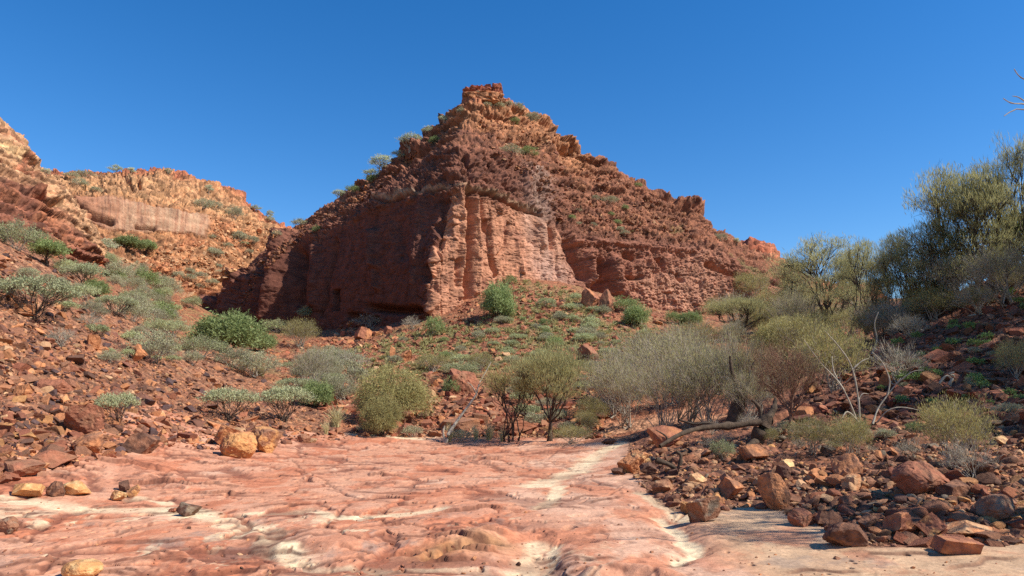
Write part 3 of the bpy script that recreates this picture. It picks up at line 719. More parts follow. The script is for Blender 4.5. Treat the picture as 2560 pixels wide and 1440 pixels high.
Q = P + 1.0 * np.stack([fbm(P, .25, 3, seed=s) for s in (1, 2, 3)], -1)
wbr = .24 * fbm(P, .12, 5, .62, seed=345)
band = sstep(2.02, 2.05, fr_ + wbr) * sstep(3.0, 2.97, fr_ + wbr) * sstep(525, 510, fx + 14 * fbm(P, .2, 4, seed=346)) * sstep(180, 190, fx)
rough = 1 - .8 * band
disp = 2.2 * fbm(P, .05, 3, seed=301) + 0.8 * fbm(Q * [1, 1, .8], .16, 4, .55, seed=302, ridged=True) * rough
d1, d2, cc = worley(Q * [1, 1, 1.6], .36, seed=303); disp += .8 * (cc - .5) * sstep(0, .15, d2 - d1) * rough
d1, d2, cc2 = worley(Q * [1, 1, 1.8], .85, seed=304); disp += (1.1 * (cc2 - .5) * sstep(0, .12, d2 - d1) - .5 * sstep(.1, 0, d2 - d1)) * rough
strat = perlin(np.stack([P[:, 0] * .02, P[:, 1] * .02, P[:, 2] * .6], -1), 305); disp += .6 * strat * rough
lz = (P[:, 2] + 1.2 * fbm(P, .06, 3, seed=341) + .10 * fbm(P, .3, 3, seed=342)) / 2.6; lf = lz - np.floor(lz); lk = _hash(np.floor(lz), 0 * lz, 0 * lz, 12) / 2.0 ** 32
disp += (.3 + 1.5 * lk) * (sstep(0, .10, lf) * (1 - lf) - .4) * rough * sstep(4.9, 4.4, fr_) * (.3 + 1.3 * sstep(-.2, .3, fbm(P, .07, 3, seed=343)))
disp += -1.2 * sstep(.06, .0, np.abs(fbm(Q * [1, 1, .5], .12, 3, seed=344))) * rough * sstep(3.0, 3.3, fr_) * sstep(5, 4.6, fr_)
disp += .9 * band
fx2 = fx + 5 * fbm(P, .2, 4, seed=306); fy2 = fy + 4 * fbm(P, .2, 4, seed=307)
for pts, wd, dp in [([(185, 520), (215, 545), (275, 563)], 7, -4.0), ([(335, 578), (380, 585)], 4, -3), ([(310, 450), (330, 480)], 6, -2), ([(345, 455), (350, 480)], 5, -2),
                    ([(310, 455), (400, 465), (480, 490)], 8, 1.5), ([(320, 655), (400, 665)], 5, -2.5), ([(375, 680), (430, 690)], 5, -2.5), ([(440, 440), (480, 470), (600, 510)], 6, 1.5), ([(390, 445), (430, 450)], 5, 1.5)]:
    disp += feat(fx2, fy2, pts, wd, dp)
disp *= sstep(6.0, 4.95, fr_) * .7 + .3
c = np.repeat(lin(196, 130, 80)[None], len(fx), 0)
c = mixc(c, lin(188, 112, 66), sstep(-.15, .3, fbm(P, .08, 5, .6, seed=311)))
c = mixc(c, lin(150, 86, 54), sstep(.2, .5, fbm(Q * [1, 1, 2.5], .5, 4, .6, seed=315)) * (1 - band) * .55)
c = mixc(c, lin(214, 156, 104), sstep(3.0, 3.4, fr_) * sstep(4.8, 4.2, fr_) * .6)
c = mixc(c, lin(184, 98, 62), sstep(4.4, 4.9, fr_ + .3 * fbm(P, .15, 3, seed=312)) * .8)
c = mixc(c, lin(176, 112, 80), band * .9)
stk = np.stack([fx * .11, fy * .010, 0 * fx], -1); pale = band * np.clip(.45 + 1.5 * fbm(stk, 1, 5, .72, seed=313), 0, 1); dstk = sstep(.12, .4, fbm(stk + 9, 1.6, 4, .7, seed=319))
c = mixc(c, lin(214, 172, 132), pale * sstep(200, 330, fx) * .65); c = mixc(c, lin(116, 76, 62), band * dstk * .6)
c = mixc(c, lin(130, 84, 70), 0 * band * sstep(.1, .4, fbm(P * [1, 1, .02], .9, 3, .6, seed=314)) * .6)
c = mixc(c, lin(150, 88, 60), sstep(1.1, .8, fr_) * sstep(480, 330, fx) * .5)
c = mixc(c, lin(120, 68, 46), sstep(.16, .02, lf) * rough * .55)  # shadow under the ridge shelves put in as darker rock colour
c *= (1 + .16 * strat)[:, None]
M_RIDGE = rock_mat('orange_sandstone', .45, .6, bed=1.0, gravel=.85)
cliff('ridge', V, disp.reshape(sh), np.c_[c * .82, 1 - band].reshape(*sh, 4), M_RIDGE, 'far orange sandstone ridge with a smooth streaked cliff band', 3)

# ---- nearer cliff on the left: dark red shelves under a tan top
LCL = [
 [(-420, 900, 52), (-420, 620, 56), (-420, 500, 58), (-420, 400, 62), (-420, 250, 64), (-420, 120, 70)],
 [(-150, 900, 56), (-150, 620, 60), (-150, 530, 62), (-150, 440, 67), (-150, 330, 69), (-150, 220, 74)],
 [(-20, 860, 60), (-20, 640, 63), (-20, 545, 65), (-20, 440, 70), (-15, 390, 72), (-10, 278, 77)],
 [(20, 860, 61.5), (22, 650, 64.5), (25, 560, 66.5), (30, 445, 72), (32, 400, 74), (32, 322, 78.5)],
 [(60, 860, 63), (65, 660, 66), (70, 570, 68), (72, 450, 74), (74, 415, 76.5), (76, 368, 80)],
 [(85, 860, 64), (92, 665, 67), (97, 580, 69), (94, 455, 75), (94, 425, 77.5), (94, 408, 81)],
 [(100, 860, 65), (108, 668, 68), (112, 590, 70), (118, 500, 75), (122, 462, 78), (126, 440, 82)],
 [(150, 850, 67), (160, 680, 70.5), (165, 620, 72.5), (170, 545, 77), (174, 512, 80), (178, 486, 84)],
 [(200, 840, 70), (208, 690, 73.5), (212, 645, 75.5), (216, 590, 79), (220, 565, 82), (224, 545, 86)],
 [(240, 820, 73), (246, 700, 76.5), (250, 668, 78.5), (254, 640, 81), (256, 622, 84), (258, 606, 88)],
 [(262, 800, 80), (268, 720, 83), (270, 700, 86), (272, 690, 89), (273, 680, 92), (274, 674, 95)]]
V, bx, by, brow = loft(LCL, 460, 320, 40)
sh = bx.shape; fx, fy, fr_ = bx.ravel(), by.ravel(), brow.ravel(); P = V.reshape(-1, 3)
Q = P + .5 * np.stack([fbm(P, .4, 3, seed=s) for s in (1, 2, 3)], -1)
disp = 1.2 * fbm(P, .12, 3, seed=401) + .25 * fbm(Q * [1, 1, 1.0], .3, 3, .5, seed=402, ridged=True)
d1, d2, cc = worley(Q * [1, 1, 1.9], .65, seed=403); disp += .55 * (cc - .5) * sstep(0, .15, d2 - d1)
d1, d2, cc2 = worley(Q * [1, 1, 2], 1.5, seed=404); disp += .34 * (cc2 - .5) * sstep(0, .12, d2 - d1) - .15 * sstep(.1, 0, d2 - d1)
lz = (P[:, 2] + .6 * fbm(P, .15, 3, seed=441) + .06 * fbm(P, .7, 3, seed=442)) / 1.5; lf = lz - np.floor(lz); lk = _hash(np.floor(lz), 0 * lz, 0 * lz, 4) / 2.0 ** 32
disp += (.3 + 1.0 * lk) * sstep(4.9, 4.4, fr_) * (sstep(0, .08, lf) * (1 - lf) - .4) * (.4 + 1.0 * sstep(-.25, .25, fbm(P, .15, 3, seed=443)))
strat = perlin(np.stack([P[:, 0] * .03, P[:, 1] * .03, P[:, 2] * .9], -1), 405); disp += .35 * strat + .08 * fbm(Q, 1.5, 3, seed=408)
fx2 = fx + 4 * fbm(P, .4, 4, seed=406); fy2 = fy + 4 * fbm(P, .4, 4, seed=407)
for pts, wd, dp in [([(60, 395), (92, 412)], 6, -1.2), ([(0, 420), (40, 432), (90, 425)], 6, -1.0), ([(95, 500), (140, 512)], 6, -2.0), ([(20, 510), (70, 540)], 6, -1.5), ([(110, 555), (170, 590)], 6, -1.4), ([(150, 640), (240, 660)], 5, -1.2),
                    ([(70, 490), (145, 505)], 5, 1.0), ([(90, 380), (93, 405)], 6, .8)]:
    disp += feat(fx2, fy2, pts, wd, dp)
disp *= sstep(6.0, 4.95, fr_) * .7 + .3
top = sstep(2.6, 3.1, fr_ + .3 * fbm(P, .2, 3, seed=411))
c = np.repeat(lin(150, 88, 64)[None], len(fx), 0)
c = mixc(c, lin(182, 108, 68), sstep(-.1, .3, fbm(P, .3, 4, seed=412)) * .8)
c = mixc(c, lin(206, 150, 104), top * .85)
c = mixc(c, lin(186, 104, 68), top * sstep(.1, .4, fbm(P, .25, 4, seed=413)) * .8)
c = mixc(c, lin(224, 176, 118), sstep(18, 6, pline(fx2, fy2, [(0, 375), (50, 392)])[0]) * .7)
c = mixc(c, lin(84, 48, 38), sstep(.14, .02, lf) * .6)  # dark shadows below the shelves painted into the rock colour
c = mixc(c, lin(96, 58, 48), sstep(.05, .35, fbm(P, .5, 5, .65, seed=414)) * (1 - top) * .6)
c *= (1 + .2 * strat)[:, None]
cliff('cliff', V, disp.reshape(sh), (c * .8).reshape(*sh, 3), M_BUTTE, 'shelving dark red cliff with a tan top above the scree', 3)

# ---- ridge end far behind the trees
FAR = [
 [(1700, 900, 138), (1700, 760, 142), (1700, 700, 146), (1700, 640, 150), (1700, 620, 156), (1700, 600, 166)],
 [(1800, 900, 138), (1800, 760, 142), (1805, 700, 146), (1810, 650, 150), (1815, 625, 156), (1820, 603, 164)],
 [(1860, 900, 140), (1860, 770, 144), (1865, 710, 148), (1868, 650, 150), (1870, 630, 154), (1872, 614, 160)],
 [(1920, 900, 142), (1920, 780, 146), (1922, 720, 149), (1922, 660, 151), (1922, 640, 154), (1923, 621, 159)],
 [(1950, 900, 143), (1950, 790, 147), (1952, 740, 150), (1953, 690, 153), (1954, 670, 156), (1955, 655, 160)],
 [(2020, 900, 144), (2020, 800, 148), (2020, 760, 151), (2020, 720, 155), (2020, 705, 158), (2020, 690, 163)],
 [(2100, 900, 146), (2100, 810, 150), (2100, 770, 153), (2100, 735, 157), (2100, 725, 160), (2100, 715, 165)],
 [(2190, 900, 148), (2190, 820, 152), (2192, 780, 155), (2194, 745, 158), (2195, 730, 161), (2196, 718, 166)],
 [(2215, 920, 150), (2215, 850, 154), (2215, 830, 157), (2215, 815, 160), (2215, 808, 163), (2215, 800, 168)],
 [(2260, 920, 150), (2260, 840, 154), (2260, 810, 157), (2260, 790, 160), (2260, 780, 163), (2260, 770, 168)],
 [(2500, 920, 156), (2500, 840, 158), (2500, 800, 161), (2500, 780, 164), (2500, 770, 167), (2500, 760, 172)],
 [(2900, 920, 160), (2900, 840, 162), (2900, 800, 165), (2900, 780, 168), (2900, 770, 171), (2900, 760, 176)]]
V, bx, by, brow = loft(FAR, 380, 110, 50, 2)
sh = bx.shape; fx, fy, fr_ = bx.ravel(), by.ravel(), brow.ravel(); P = V.reshape(-1, 3)
disp = 1.4 * fbm(P, .08, 3, seed=501) + 1.2 * fbm(P, .25, 4, seed=502, ridged=True)
d1, d2, cc = worley(P * [1, 1, 1.6], .4, seed=503); disp += .9 * (cc - .5) * sstep(0, .15, d2 - d1)
strat = perlin(np.stack([P[:, 0] * .02, P[:, 1] * .02, P[:, 2] * .7], -1), 505); disp += .8 * strat
for pts, wd, dp in [([(1850, 630), (1920, 640)], 6, -2), ([(1880, 668), (1940, 678)], 6, -2), ([(1870, 620), (1925, 628)], 5, 1.5)]:
    disp += feat(fx, fy, pts, wd, dp)
disp *= sstep(6.0, 4.95, fr_) * .7 + .3
c = np.repeat(lin(198, 116, 72)[None], len(fx), 0)
c = mixc(c, lin(212, 150, 104), sstep(0, .4, fbm(P, .1, 4, seed=511)) * .8)
c = mixc(c, lin(178, 86, 54), sstep(3.2, 4, fr_) * .7)
c *= (1 + .16 * strat)[:, None]
cliff('ridge', V, disp.reshape(sh), (c * .8).reshape(*sh, 3), M_RIDGE, 'low end of an orange ridge seen through the trees behind the butte', 3)

# ---- summit block of the butte
def ico(sub):
    bm = bmesh.new(); bmesh.ops.create_icosphere(bm, subdivisions=sub, radius=1)
    v = np.array([x.co[:] for x in bm.verts]); f = np.array([[x.index for x in y.verts] for y in bm.faces]); bm.free()
    return v, f
ICO = {k: ico(k) for k in (1, 2, 3, 4, 5)}
BVH = BVHTree.FromPolygons([tuple(v) for v in np.concatenate(BV).tolist()], [tuple(f) for f in np.concatenate(BF).tolist()])
CAM = Vector((0, 0, CAMZ))
FWD = Vector((0, CP, SP))

def hit(px, py):
    cx, cy = (px - CX) / FPX, (CY - py) / FPX
    d = Vector((cx, CP - cy * SP, SP + cy * CP)).normalized()
    p, n, i, t = BVH.ray_cast(CAM, d, 1500)
    return (p, n, (p - CAM).dot(FWD)) if p is not None else (None, None, None)

def ground(x, y, top=200):
    p, n, i, t = BVH.ray_cast(Vector((x, y, top)), Vector((0, 0, -1)), 400)
    return p

rng = np.random.default_rng(11)
M_ROCK = rock_mat('weathered_rock', 3.0, .06, lo=.72, hi=1.22)
M_RUBBLE = rock_mat('rubble_rock', 3.0, .05, lo=.75, hi=1.2)

def rock_shape(sub, seed, planes=14, lo=.55, hi=.95, rough=.06, rnd=.0, boxy=0):
    r = np.random.default_rng(seed)
    v, f = ICO[sub]; v = v.copy()
    ns = []
    if boxy:                                      # joint faces: three skewed pairs of planes
        A_ = np.linalg.qr(r.normal(size=(3, 3)))[0] + r.normal(0, .16, (3, 3))
        for a_ in A_:
            a_ = a_ / np.linalg.norm(a_)
            ns += [(a_, r.uniform(.34, .66)), (-a_, r.uniform(.34, .66))]
    for _ in range(planes - (6 if boxy else 0)):
        n = r.normal(size=3); n /= np.linalg.norm(n); ns.append((n, r.uniform(lo - .14, hi - .12)))
    for n, d in ns: v -= n * np.maximum(v @ n - d, 0)[:, None] * (1 - rnd)
    if sub >= 3:
        nn = v / (np.linalg.norm(v, axis=1)[:, None] + 1e-9)
        v = v + nn * (rough * (fbm(v + seed, 1.6, 3, seed=seed) + .6 * fbm(v + seed, 4.5, 4, .6, seed=seed + 1)))[:, None]
    v -= (v.max(0) + v.min(0)) / 2
    v /= (v.max(0) - v.min(0)) / 2
    return v, f

def euler_m(a, b, c):
    ca, sa, cb, sb, cc, sc = np.cos(a), np.sin(a), np.cos(b), np.sin(b), np.cos(c), np.sin(c)
    return np.stack([np.stack([cc * cb, cc * sb * sa - sc * ca, cc * sb * ca + sc * sa], -1),
                     np.stack([sc * cb, sc * sb * sa + cc * ca, sc * sb * ca - cc * sa], -1),
                     np.stack([-sb, cb * sa, cb * ca], -1)], -2)

# ---- summit block, part of the butte but standing free of its crest: joined as its own child
def unit_(v): return v / (np.linalg.norm(v, axis=-1)[..., None] + 1e-9)

def lump(name, parent, D, pts, col, mat, thick=.8, seed=1, sub=4, label=None):
    """a rock mass filling a photo outline box (x0,y0,x1,y1) at distance D with real depth"""
    x0, y0, x1, y1 = pts
    a, b_ = W(x0, y1, D), W(x1, y0, D)
    v, f = rock_shape(5, seed, planes=6, lo=.9, hi=1.1, rough=.10)
    v = np.sign(v) * np.abs(v) ** .5; v /= np.abs(v).max(0); v[:, :2] *= (1 - .12 * (v[:, 2:3] < 0) * np.abs(v[:, 2:3]))
    cx = (a + b_) / 2; sz = np.array([abs(b_[0] - a[0]) / 2, abs(b_[0] - a[0]) / 2 * thick, abs(b_[2] - a[2]) / 2])
    v = v * sz
    v += (v / (np.linalg.norm(v, axis=1)[:, None] + 1e-6)) * (.45 * fbm(v + seed * 3, .8, 5, .65, seed=seed))[:, None] * min(1, sz.min())
    w1, w2, wc = worley(v * [1, 1, 1.6] + seed, 1.1, seed=7); nn = unit_(v)
    v += nn * (.5 * (wc - .5) * sstep(0, .12, w2 - w1) - .2 * sstep(.12, 0, w2 - w1) + .25 * fbm(v + seed, 2.2, 4, .6, seed=6))[:, None] * min(1, sz.min())
    st = perlin(np.stack([0 * v[:, 0], 0 * v[:, 0], v[:, 2] * 2.2 + seed], -1), 5)
    v[:, :2] *= (1 + .10 * st)[:, None]
    c = np.repeat(np.asarray(col)[None], len(v), 0) * (1 + .18 * st)[:, None]
    o = link(name, mesh_np(name, v, f, mat, c, smooth=False), parent, cx)
    if label: o['label'] = label
    return o

butte = bpy.data.objects['butte']
cr = lin(184, 98, 66) * .8; ct = lin(204, 130, 82) * .8
for k, (D, box, cc_) in enumerate([(95.2, (1160, 217, 1208, 252), cr), (95.6, (1196, 218, 1238, 250), cr * .95), (95.2, (1230, 209, 1256, 256), cr), (95, (1164, 238, 1262, 272), ct), (97.5, (1240, 335, 1330, 372), ct), (94.5, (1195, 310, 1262, 345), ct)]):
    lump('rock_ledge', butte, D, box, cc_, M_BUTTE, thick=.8, seed=40 + k)

# ---- the rocks one can point to
def boulder(px, py, w, h, col, label, name='rock', seed=0, thick=.8, rot=0, tilt=0, planes=11, lo=.55, hi=.95, rough=.07, rnd=.0, sink=.12, sub=4, col2=None, group=None, squash=0):
    p, n, D = hit(px, py)
    s = D / FPX
    v, f = rock_shape(sub, seed or int(px * 7 + py), planes + 4, lo, hi, rough * .8, rnd, boxy=int(rnd == 0))
    R = euler_m(np.array(rng.uniform(-.15, .15)), np.array(tilt), np.array(0.))
    v = v @ R.T
    v /= (v.max(0) - v.min(0)) / 2
    sz = np.array([w * s / 2, w * s / 2 * thick, h * s / 2 * (1 + sink)])
    v = v * sz
    fine = fbm(v + px * .01, 5 / max(sz[0], .15), 4, .6, seed=3)
    nn = v / (np.linalg.norm(v, axis=1)[:, None] + 1e-6)
    w1, w2, wc = worley(v + px * .01, 1.25 / max(sz[0], .1), seed=5)
    v = v + nn * ((fine * .10 + .12 * (wc - .5) * sstep(0, .12, w2 - w1) - .05 * sstep(.08, 0, w2 - w1)) * sz.min())[:, None]
    k = sstep(-.1, .3, fbm(v + py * .01, 1.6 / max(sz[0], .1), 4, seed=9))
    c = np.repeat(np.asarray(col)[None], len(v), 0)
    if col2 is not None: c = c + (np.asarray(col2) - c) * k[:, None]
    o = link(name, mesh_np(name, v, f, M_ROCK, c * .86, smooth=False), None, (p.x, p.y + sz[1] * .55, p.z + sz[2] * (1 - 2 * sink)))
    o.rotation_euler = (0, 0, rot)
    tag(o, label, 'boulder' if name == 'boulder' else 'rock', group)
    return o

YEL, YLT, ORA, RED, BRN, DBR, GRY, TANR = lin(220, 150, 82), lin(238, 186, 120), lin(210, 132, 78), lin(174, 104, 72), lin(164, 108, 76), lin(114, 76, 58), lin(146, 122, 100), lin(212, 156, 108)
boulder(588, 1146, 92, 66, YEL, 'big rounded yellow boulder at the edge of the bare rock floor', 'boulder', 2, .9, planes=7, lo=.75, rnd=.4, col2=ORA, sub=5)
o_ = boulder(578, 1122, 90, 62, ORA, 'blocky orange boulder leaning behind the big rounded yellow one', 'boulder', 5, .8, planes=9, col2=YEL, sub=5)
boulder(652, 1132, 84, 68, BRN, 'pitted brown boulder with a pale top just right of the yellow boulder', 'boulder', 9, .8, rough=.12, col2=YEL, sub=5)
boulder(758, 1108, 34, 24, BRN, 'small brown rock at the foot of the scree by the rock floor', seed=12, rnd=.3)
boulder(58, 1244, 88, 36, YEL, 'long low yellow rock on the creek floor, leftmost of its row', seed=14, planes=12, col2=YLT)
boulder(132, 1241, 48, 38, DBR, 'brown rock wedged between two yellow rocks on the creek floor', seed=15, col2=BRN)
boulder(183, 1238, 68, 34, YEL, 'smooth yellow block on the creek floor right of a brown rock', seed=16, rnd=.2, col2=YLT)
boulder(290, 1251, 46, 24, YLT, 'pale yellow stone in front of two small ones on the creek floor', seed=17, col2=YEL)
boulder(303, 1228, 34, 26, DBR, 'small brown stone behind the pale yellow one on the creek floor', seed=18)
boulder(328, 1243, 34, 30, YEL, 'small upright yellow stone beside the pale one on the creek floor', seed=19, col2=BRN)
boulder(464, 1291, 58, 34, DBR, 'dark wedge shaped stone lying alone on the creek floor', seed=23, tilt=.25, planes=8, lo=.4, col2=GRY)
boulder(430, 1282, 22, 12, RED, 'little red stone touching the dark wedge shaped one', seed=24)
boulder(192, 1446, 104, 42, YEL, 'rounded yellow boulder cut by the lower edge of the view', 'boulder', 26, .8, planes=5, lo=.8, rnd=.5, col2=YLT)
boulder(8, 1334, 62, 40, BRN, 'grey brown rounded stone at the left edge of the creek floor', seed=27, rnd=.4, col2=GRY)
boulder(196, 1086, 112, 74, RED, 'broad layered red boulder low on the scree, half buried', 'boulder', 31, .9, tilt=.25, col2=BRN, sub=5)
boulder(204, 1130, 82, 50, ORA, 'rounded orange brown boulder overhanging the ledge at the scree foot', 'boulder', 32, .8, rnd=.2, col2=BRN)
boulder(345, 1132, 76, 52, DBR, 'dark brown slab of rock sliding off the scree foot', seed=33, tilt=.35, col2=BRN)
boulder(48, 1000, 46, 40, ORA, 'squarish orange rock standing on the scree', seed=34, planes=7, lo=.5)
boulder(112, 1168, 120, 44, RED, 'flat red ledge block at the foot of the scree', 'boulder', 35, .9, col2=BRN)
boulder(40, 1192, 90, 40, BRN, 'low brown ledge block at the left edge by the creek floor', 'boulder', 36, .9, col2=RED)
boulder(125, 980, 70, 36, RED, 'red slab resting among the scree stones above the square orange rock', seed=37, tilt=.2)
boulder(225, 870, 42, 34, ORA, 'tilted orange slab high on the scree', seed=38, tilt=.7, planes=8)
boulder(335, 905, 40, 46, ORA, 'leaning orange slab beside the grey rounded shrub on the scree', seed=39, tilt=.8, planes=8, lo=.4)
boulder(180, 905, 50, 22, DBR, 'blackened flat stone on the middle of the scree', seed=41)
boulder(55, 785, 50, 24, ORA, 'flat orange rock just below the large grey shrub on the scree', seed=42)
boulder(470, 752, 32, 24, TANR, 'pale tan block standing in the valley below the far ridge', 'boulder', 43, col2=ORA)
# right bank
boulder(1592, 1184, 92, 56, ORA, 'blocky pale orange boulder at the upper end of the stony bank', 'boulder', 51, .9, planes=8, rough=.12, col2=YLT, sub=5)
boulder(1672, 1118, 92, 62, RED, 'smooth leaning red slab beneath the fallen log', 'boulder', 52, .6, tilt=-.5, planes=7, lo=.4, rnd=.1, col2=ORA)
boulder(1622, 1190, 44, 34, DBR, 'dark shaded rock tucked beside the pale orange boulder', seed=53)
boulder(1545, 1186, 34, 16, DBR, 'flat dark stone on the rock floor left of the pale orange boulder', seed=54)
boulder(1524, 1110, 40, 14, DBR, 'flat black stone at the head of the rock floor', seed=55)
boulder(1762, 1306, 92, 66, BRN, 'grey brown wedge boulder standing out on the smooth rock by the gully', 'boulder', 56, .8, tilt=.35, planes=8, lo=.45, col2=GRY, sub=5)
boulder(1942, 1276, 72, 90, ORA, 'tall rounded orange brown boulder standing at the edge of the bank', 'boulder', 57, .9, rnd=.25, col2=BRN, sub=5)
boulder(1836, 1248, 74, 54, BRN, 'pitted brown boulder between the wedge boulder and the tall orange one', 'boulder', 58, .9, rough=.14, col2=ORA)
boulder(1660, 1232, 62, 34, BRN, 'elongated brown rock at the gully edge of the bank', seed=59, tilt=-.2, col2=TANR)
boulder(1745, 1210, 54, 28, TANR, 'pale tan rock on top of the bank among brown stones', seed=60, col2=YLT)
boulder(2010, 1316, 70, 44, RED, 'red cubic block on the smooth rock, leftmost of a short row', 'boulder', 61, .9, planes=6, lo=.6, col2=BRN)
boulder(2075, 1316, 62, 38, BRN, 'brown fractured block second in the short row on the smooth rock', seed=62)
boulder(2122, 1368, 104, 60, DBR, 'dark brown rounded boulder leaning right on the smooth rock', 'boulder', 63, .8, tilt=-.35, planes=8, rnd=.1, col2=BRN, sub=5)
boulder(2178, 1330, 56, 48, BRN, 'jagged brown rock above the dark leaning boulder', seed=64, tilt=.4)
boulder(2258, 1346, 84, 66, RED, 'cracked red block standing on the pale shelf of the bank', 'boulder', 65, .9, planes=6, lo=.55, col2=ORA)
boulder(2340, 1346, 84, 64, RED, 'second cracked red block right of its twin on the pale shelf', 'boulder', 66, .9, planes=6, lo=.55, col2=YEL)
boulder(2325, 1232, 148, 76, RED, 'large dark red rounded boulder half way up the stony bank', 'boulder', 67, .9, planes=8, lo=.65, rnd=.3, col2=BRN, sub=5)
boulder(2405, 1250, 90, 46, BRN, 'brown boulder in the shade just right of the large dark red one', 'boulder', 68, .9, col2=DBR)
boulder(2470, 1195, 84, 44, DBR, 'dark triangular boulder under the pale twiggy shrub', 'boulder', 69, .8, planes=7, lo=.5, col2=BRN)
boulder(2508, 1300, 94, 62, BRN, 'grey brown barrel shaped boulder near the right edge of the bank', 'boulder', 70, .8, tilt=-.25, planes=5, lo=.8, rnd=.4, col2=GRY, sub=5)
boulder(2410, 1386, 108, 38, RED, 'flat red slab lying on the pale rock shelf', 'boulder', 71, .9, planes=7, lo=.6, col2=ORA)
boulder(2440, 1348, 130, 42, TANR, 'long tan ledge block under the barrel shaped boulder', 'boulder', 72, .9, planes=7, lo=.7, col2=ORA)
boulder(2125, 1190, 72, 56, ORA, 'rounded orange boulder at the back of the stony bank', 'boulder', 73, .9, rnd=.3, col2=BRN)
boulder(2136, 1222, 52, 34, TANR, 'tan block below the rounded orange boulder', seed=74, col2=ORA)
boulder(2050, 1205, 56, 34, ORA, 'orange rock left of the tan block on the bank', seed=75)
boulder(1970, 1172, 40, 24, YLT, 'small pale yellow stone at the foot of the low green shrubs', seed=76)
boulder(1965, 1200, 46, 36, DBR, 'dark brown rounded stone below the small pale yellow one', seed=77, rnd=.3)
boulder(2510, 1112, 44, 24, TANR, 'pale flat stone near the right edge on the shaded hillside foot', seed=78, col2=YLT)
boulder(1890, 1150, 70, 40, BRN, 'wide brown rock on the bank behind the fallen log root', seed=79, col2=ORA)
# slope under the butte
boulder(1478, 772, 52, 54, RED, 'tall leaning red slab at the foot of the butte', 'boulder', 81, .7, tilt=.3, planes=8, lo=.4, col2=ORA)
boulder(1518, 778, 40, 54, BRN, 'split red slab standing beside the tall leaning one', 'boulder', 82, .6, tilt=.6, planes=8, lo=.4, col2=RED)
boulder(1158, 985, 80, 66, RED, 'large overhanging red rock on the slope above the dry stump', 'boulder', 83, .9, rough=.14, col2=BRN, sub=5)
boulder(905, 850, 46, 34, RED, 'largest red rock on the heap at the foot of the shaded cliff', 'boulder', 84, .9, rough=.15, col2=ORA)
boulder(968, 836, 24, 22, RED, 'lone square red rock below the shaded cliff', seed=85, planes=7)
boulder(1010, 905, 46, 34, ORA, 'leaning orange rock in the middle of the shrubby slope', seed=86, tilt=.6, lo=.4)
boulder(980, 895, 16, 34, ORA, 'thin upright orange stone on the shrubby slope', seed=87, planes=9)
boulder(1470, 905, 62, 46, RED, 'dark red boulder on the slope just above the slender green tree', 'boulder', 88, .9, col2=BRN)
boulder(1285, 1085, 120, 40, RED, 'shaded red ledge behind the dark many stemmed tree', 'boulder', 89, .6, planes=8, lo=.7, col2=BRN)
boulder(1150, 1078, 110, 34, BRN, 'undercut brown ledge behind the dry stump', 'boulder', 90, .6, planes=8, lo=.7, col2=ORA)
boulder(1500, 543, 12, 9, TANR, 'single pale stone on the high right slope of the butte', seed=91)

# ---- the countless rest: the largest as things, the others as one rubble sheet
def sample(poly, n):
    poly = np.array(poly, float); lo, hi = poly.min(0), poly.max(0)
    out = np.zeros((0, 2))
    while len(out) < n:
        q = rng.uniform(lo, hi, (n, 2)); out = np.r_[out, q[inpoly(q[:, 0], q[:, 1], [tuple(a) for a in poly])]]
    return out[:n]

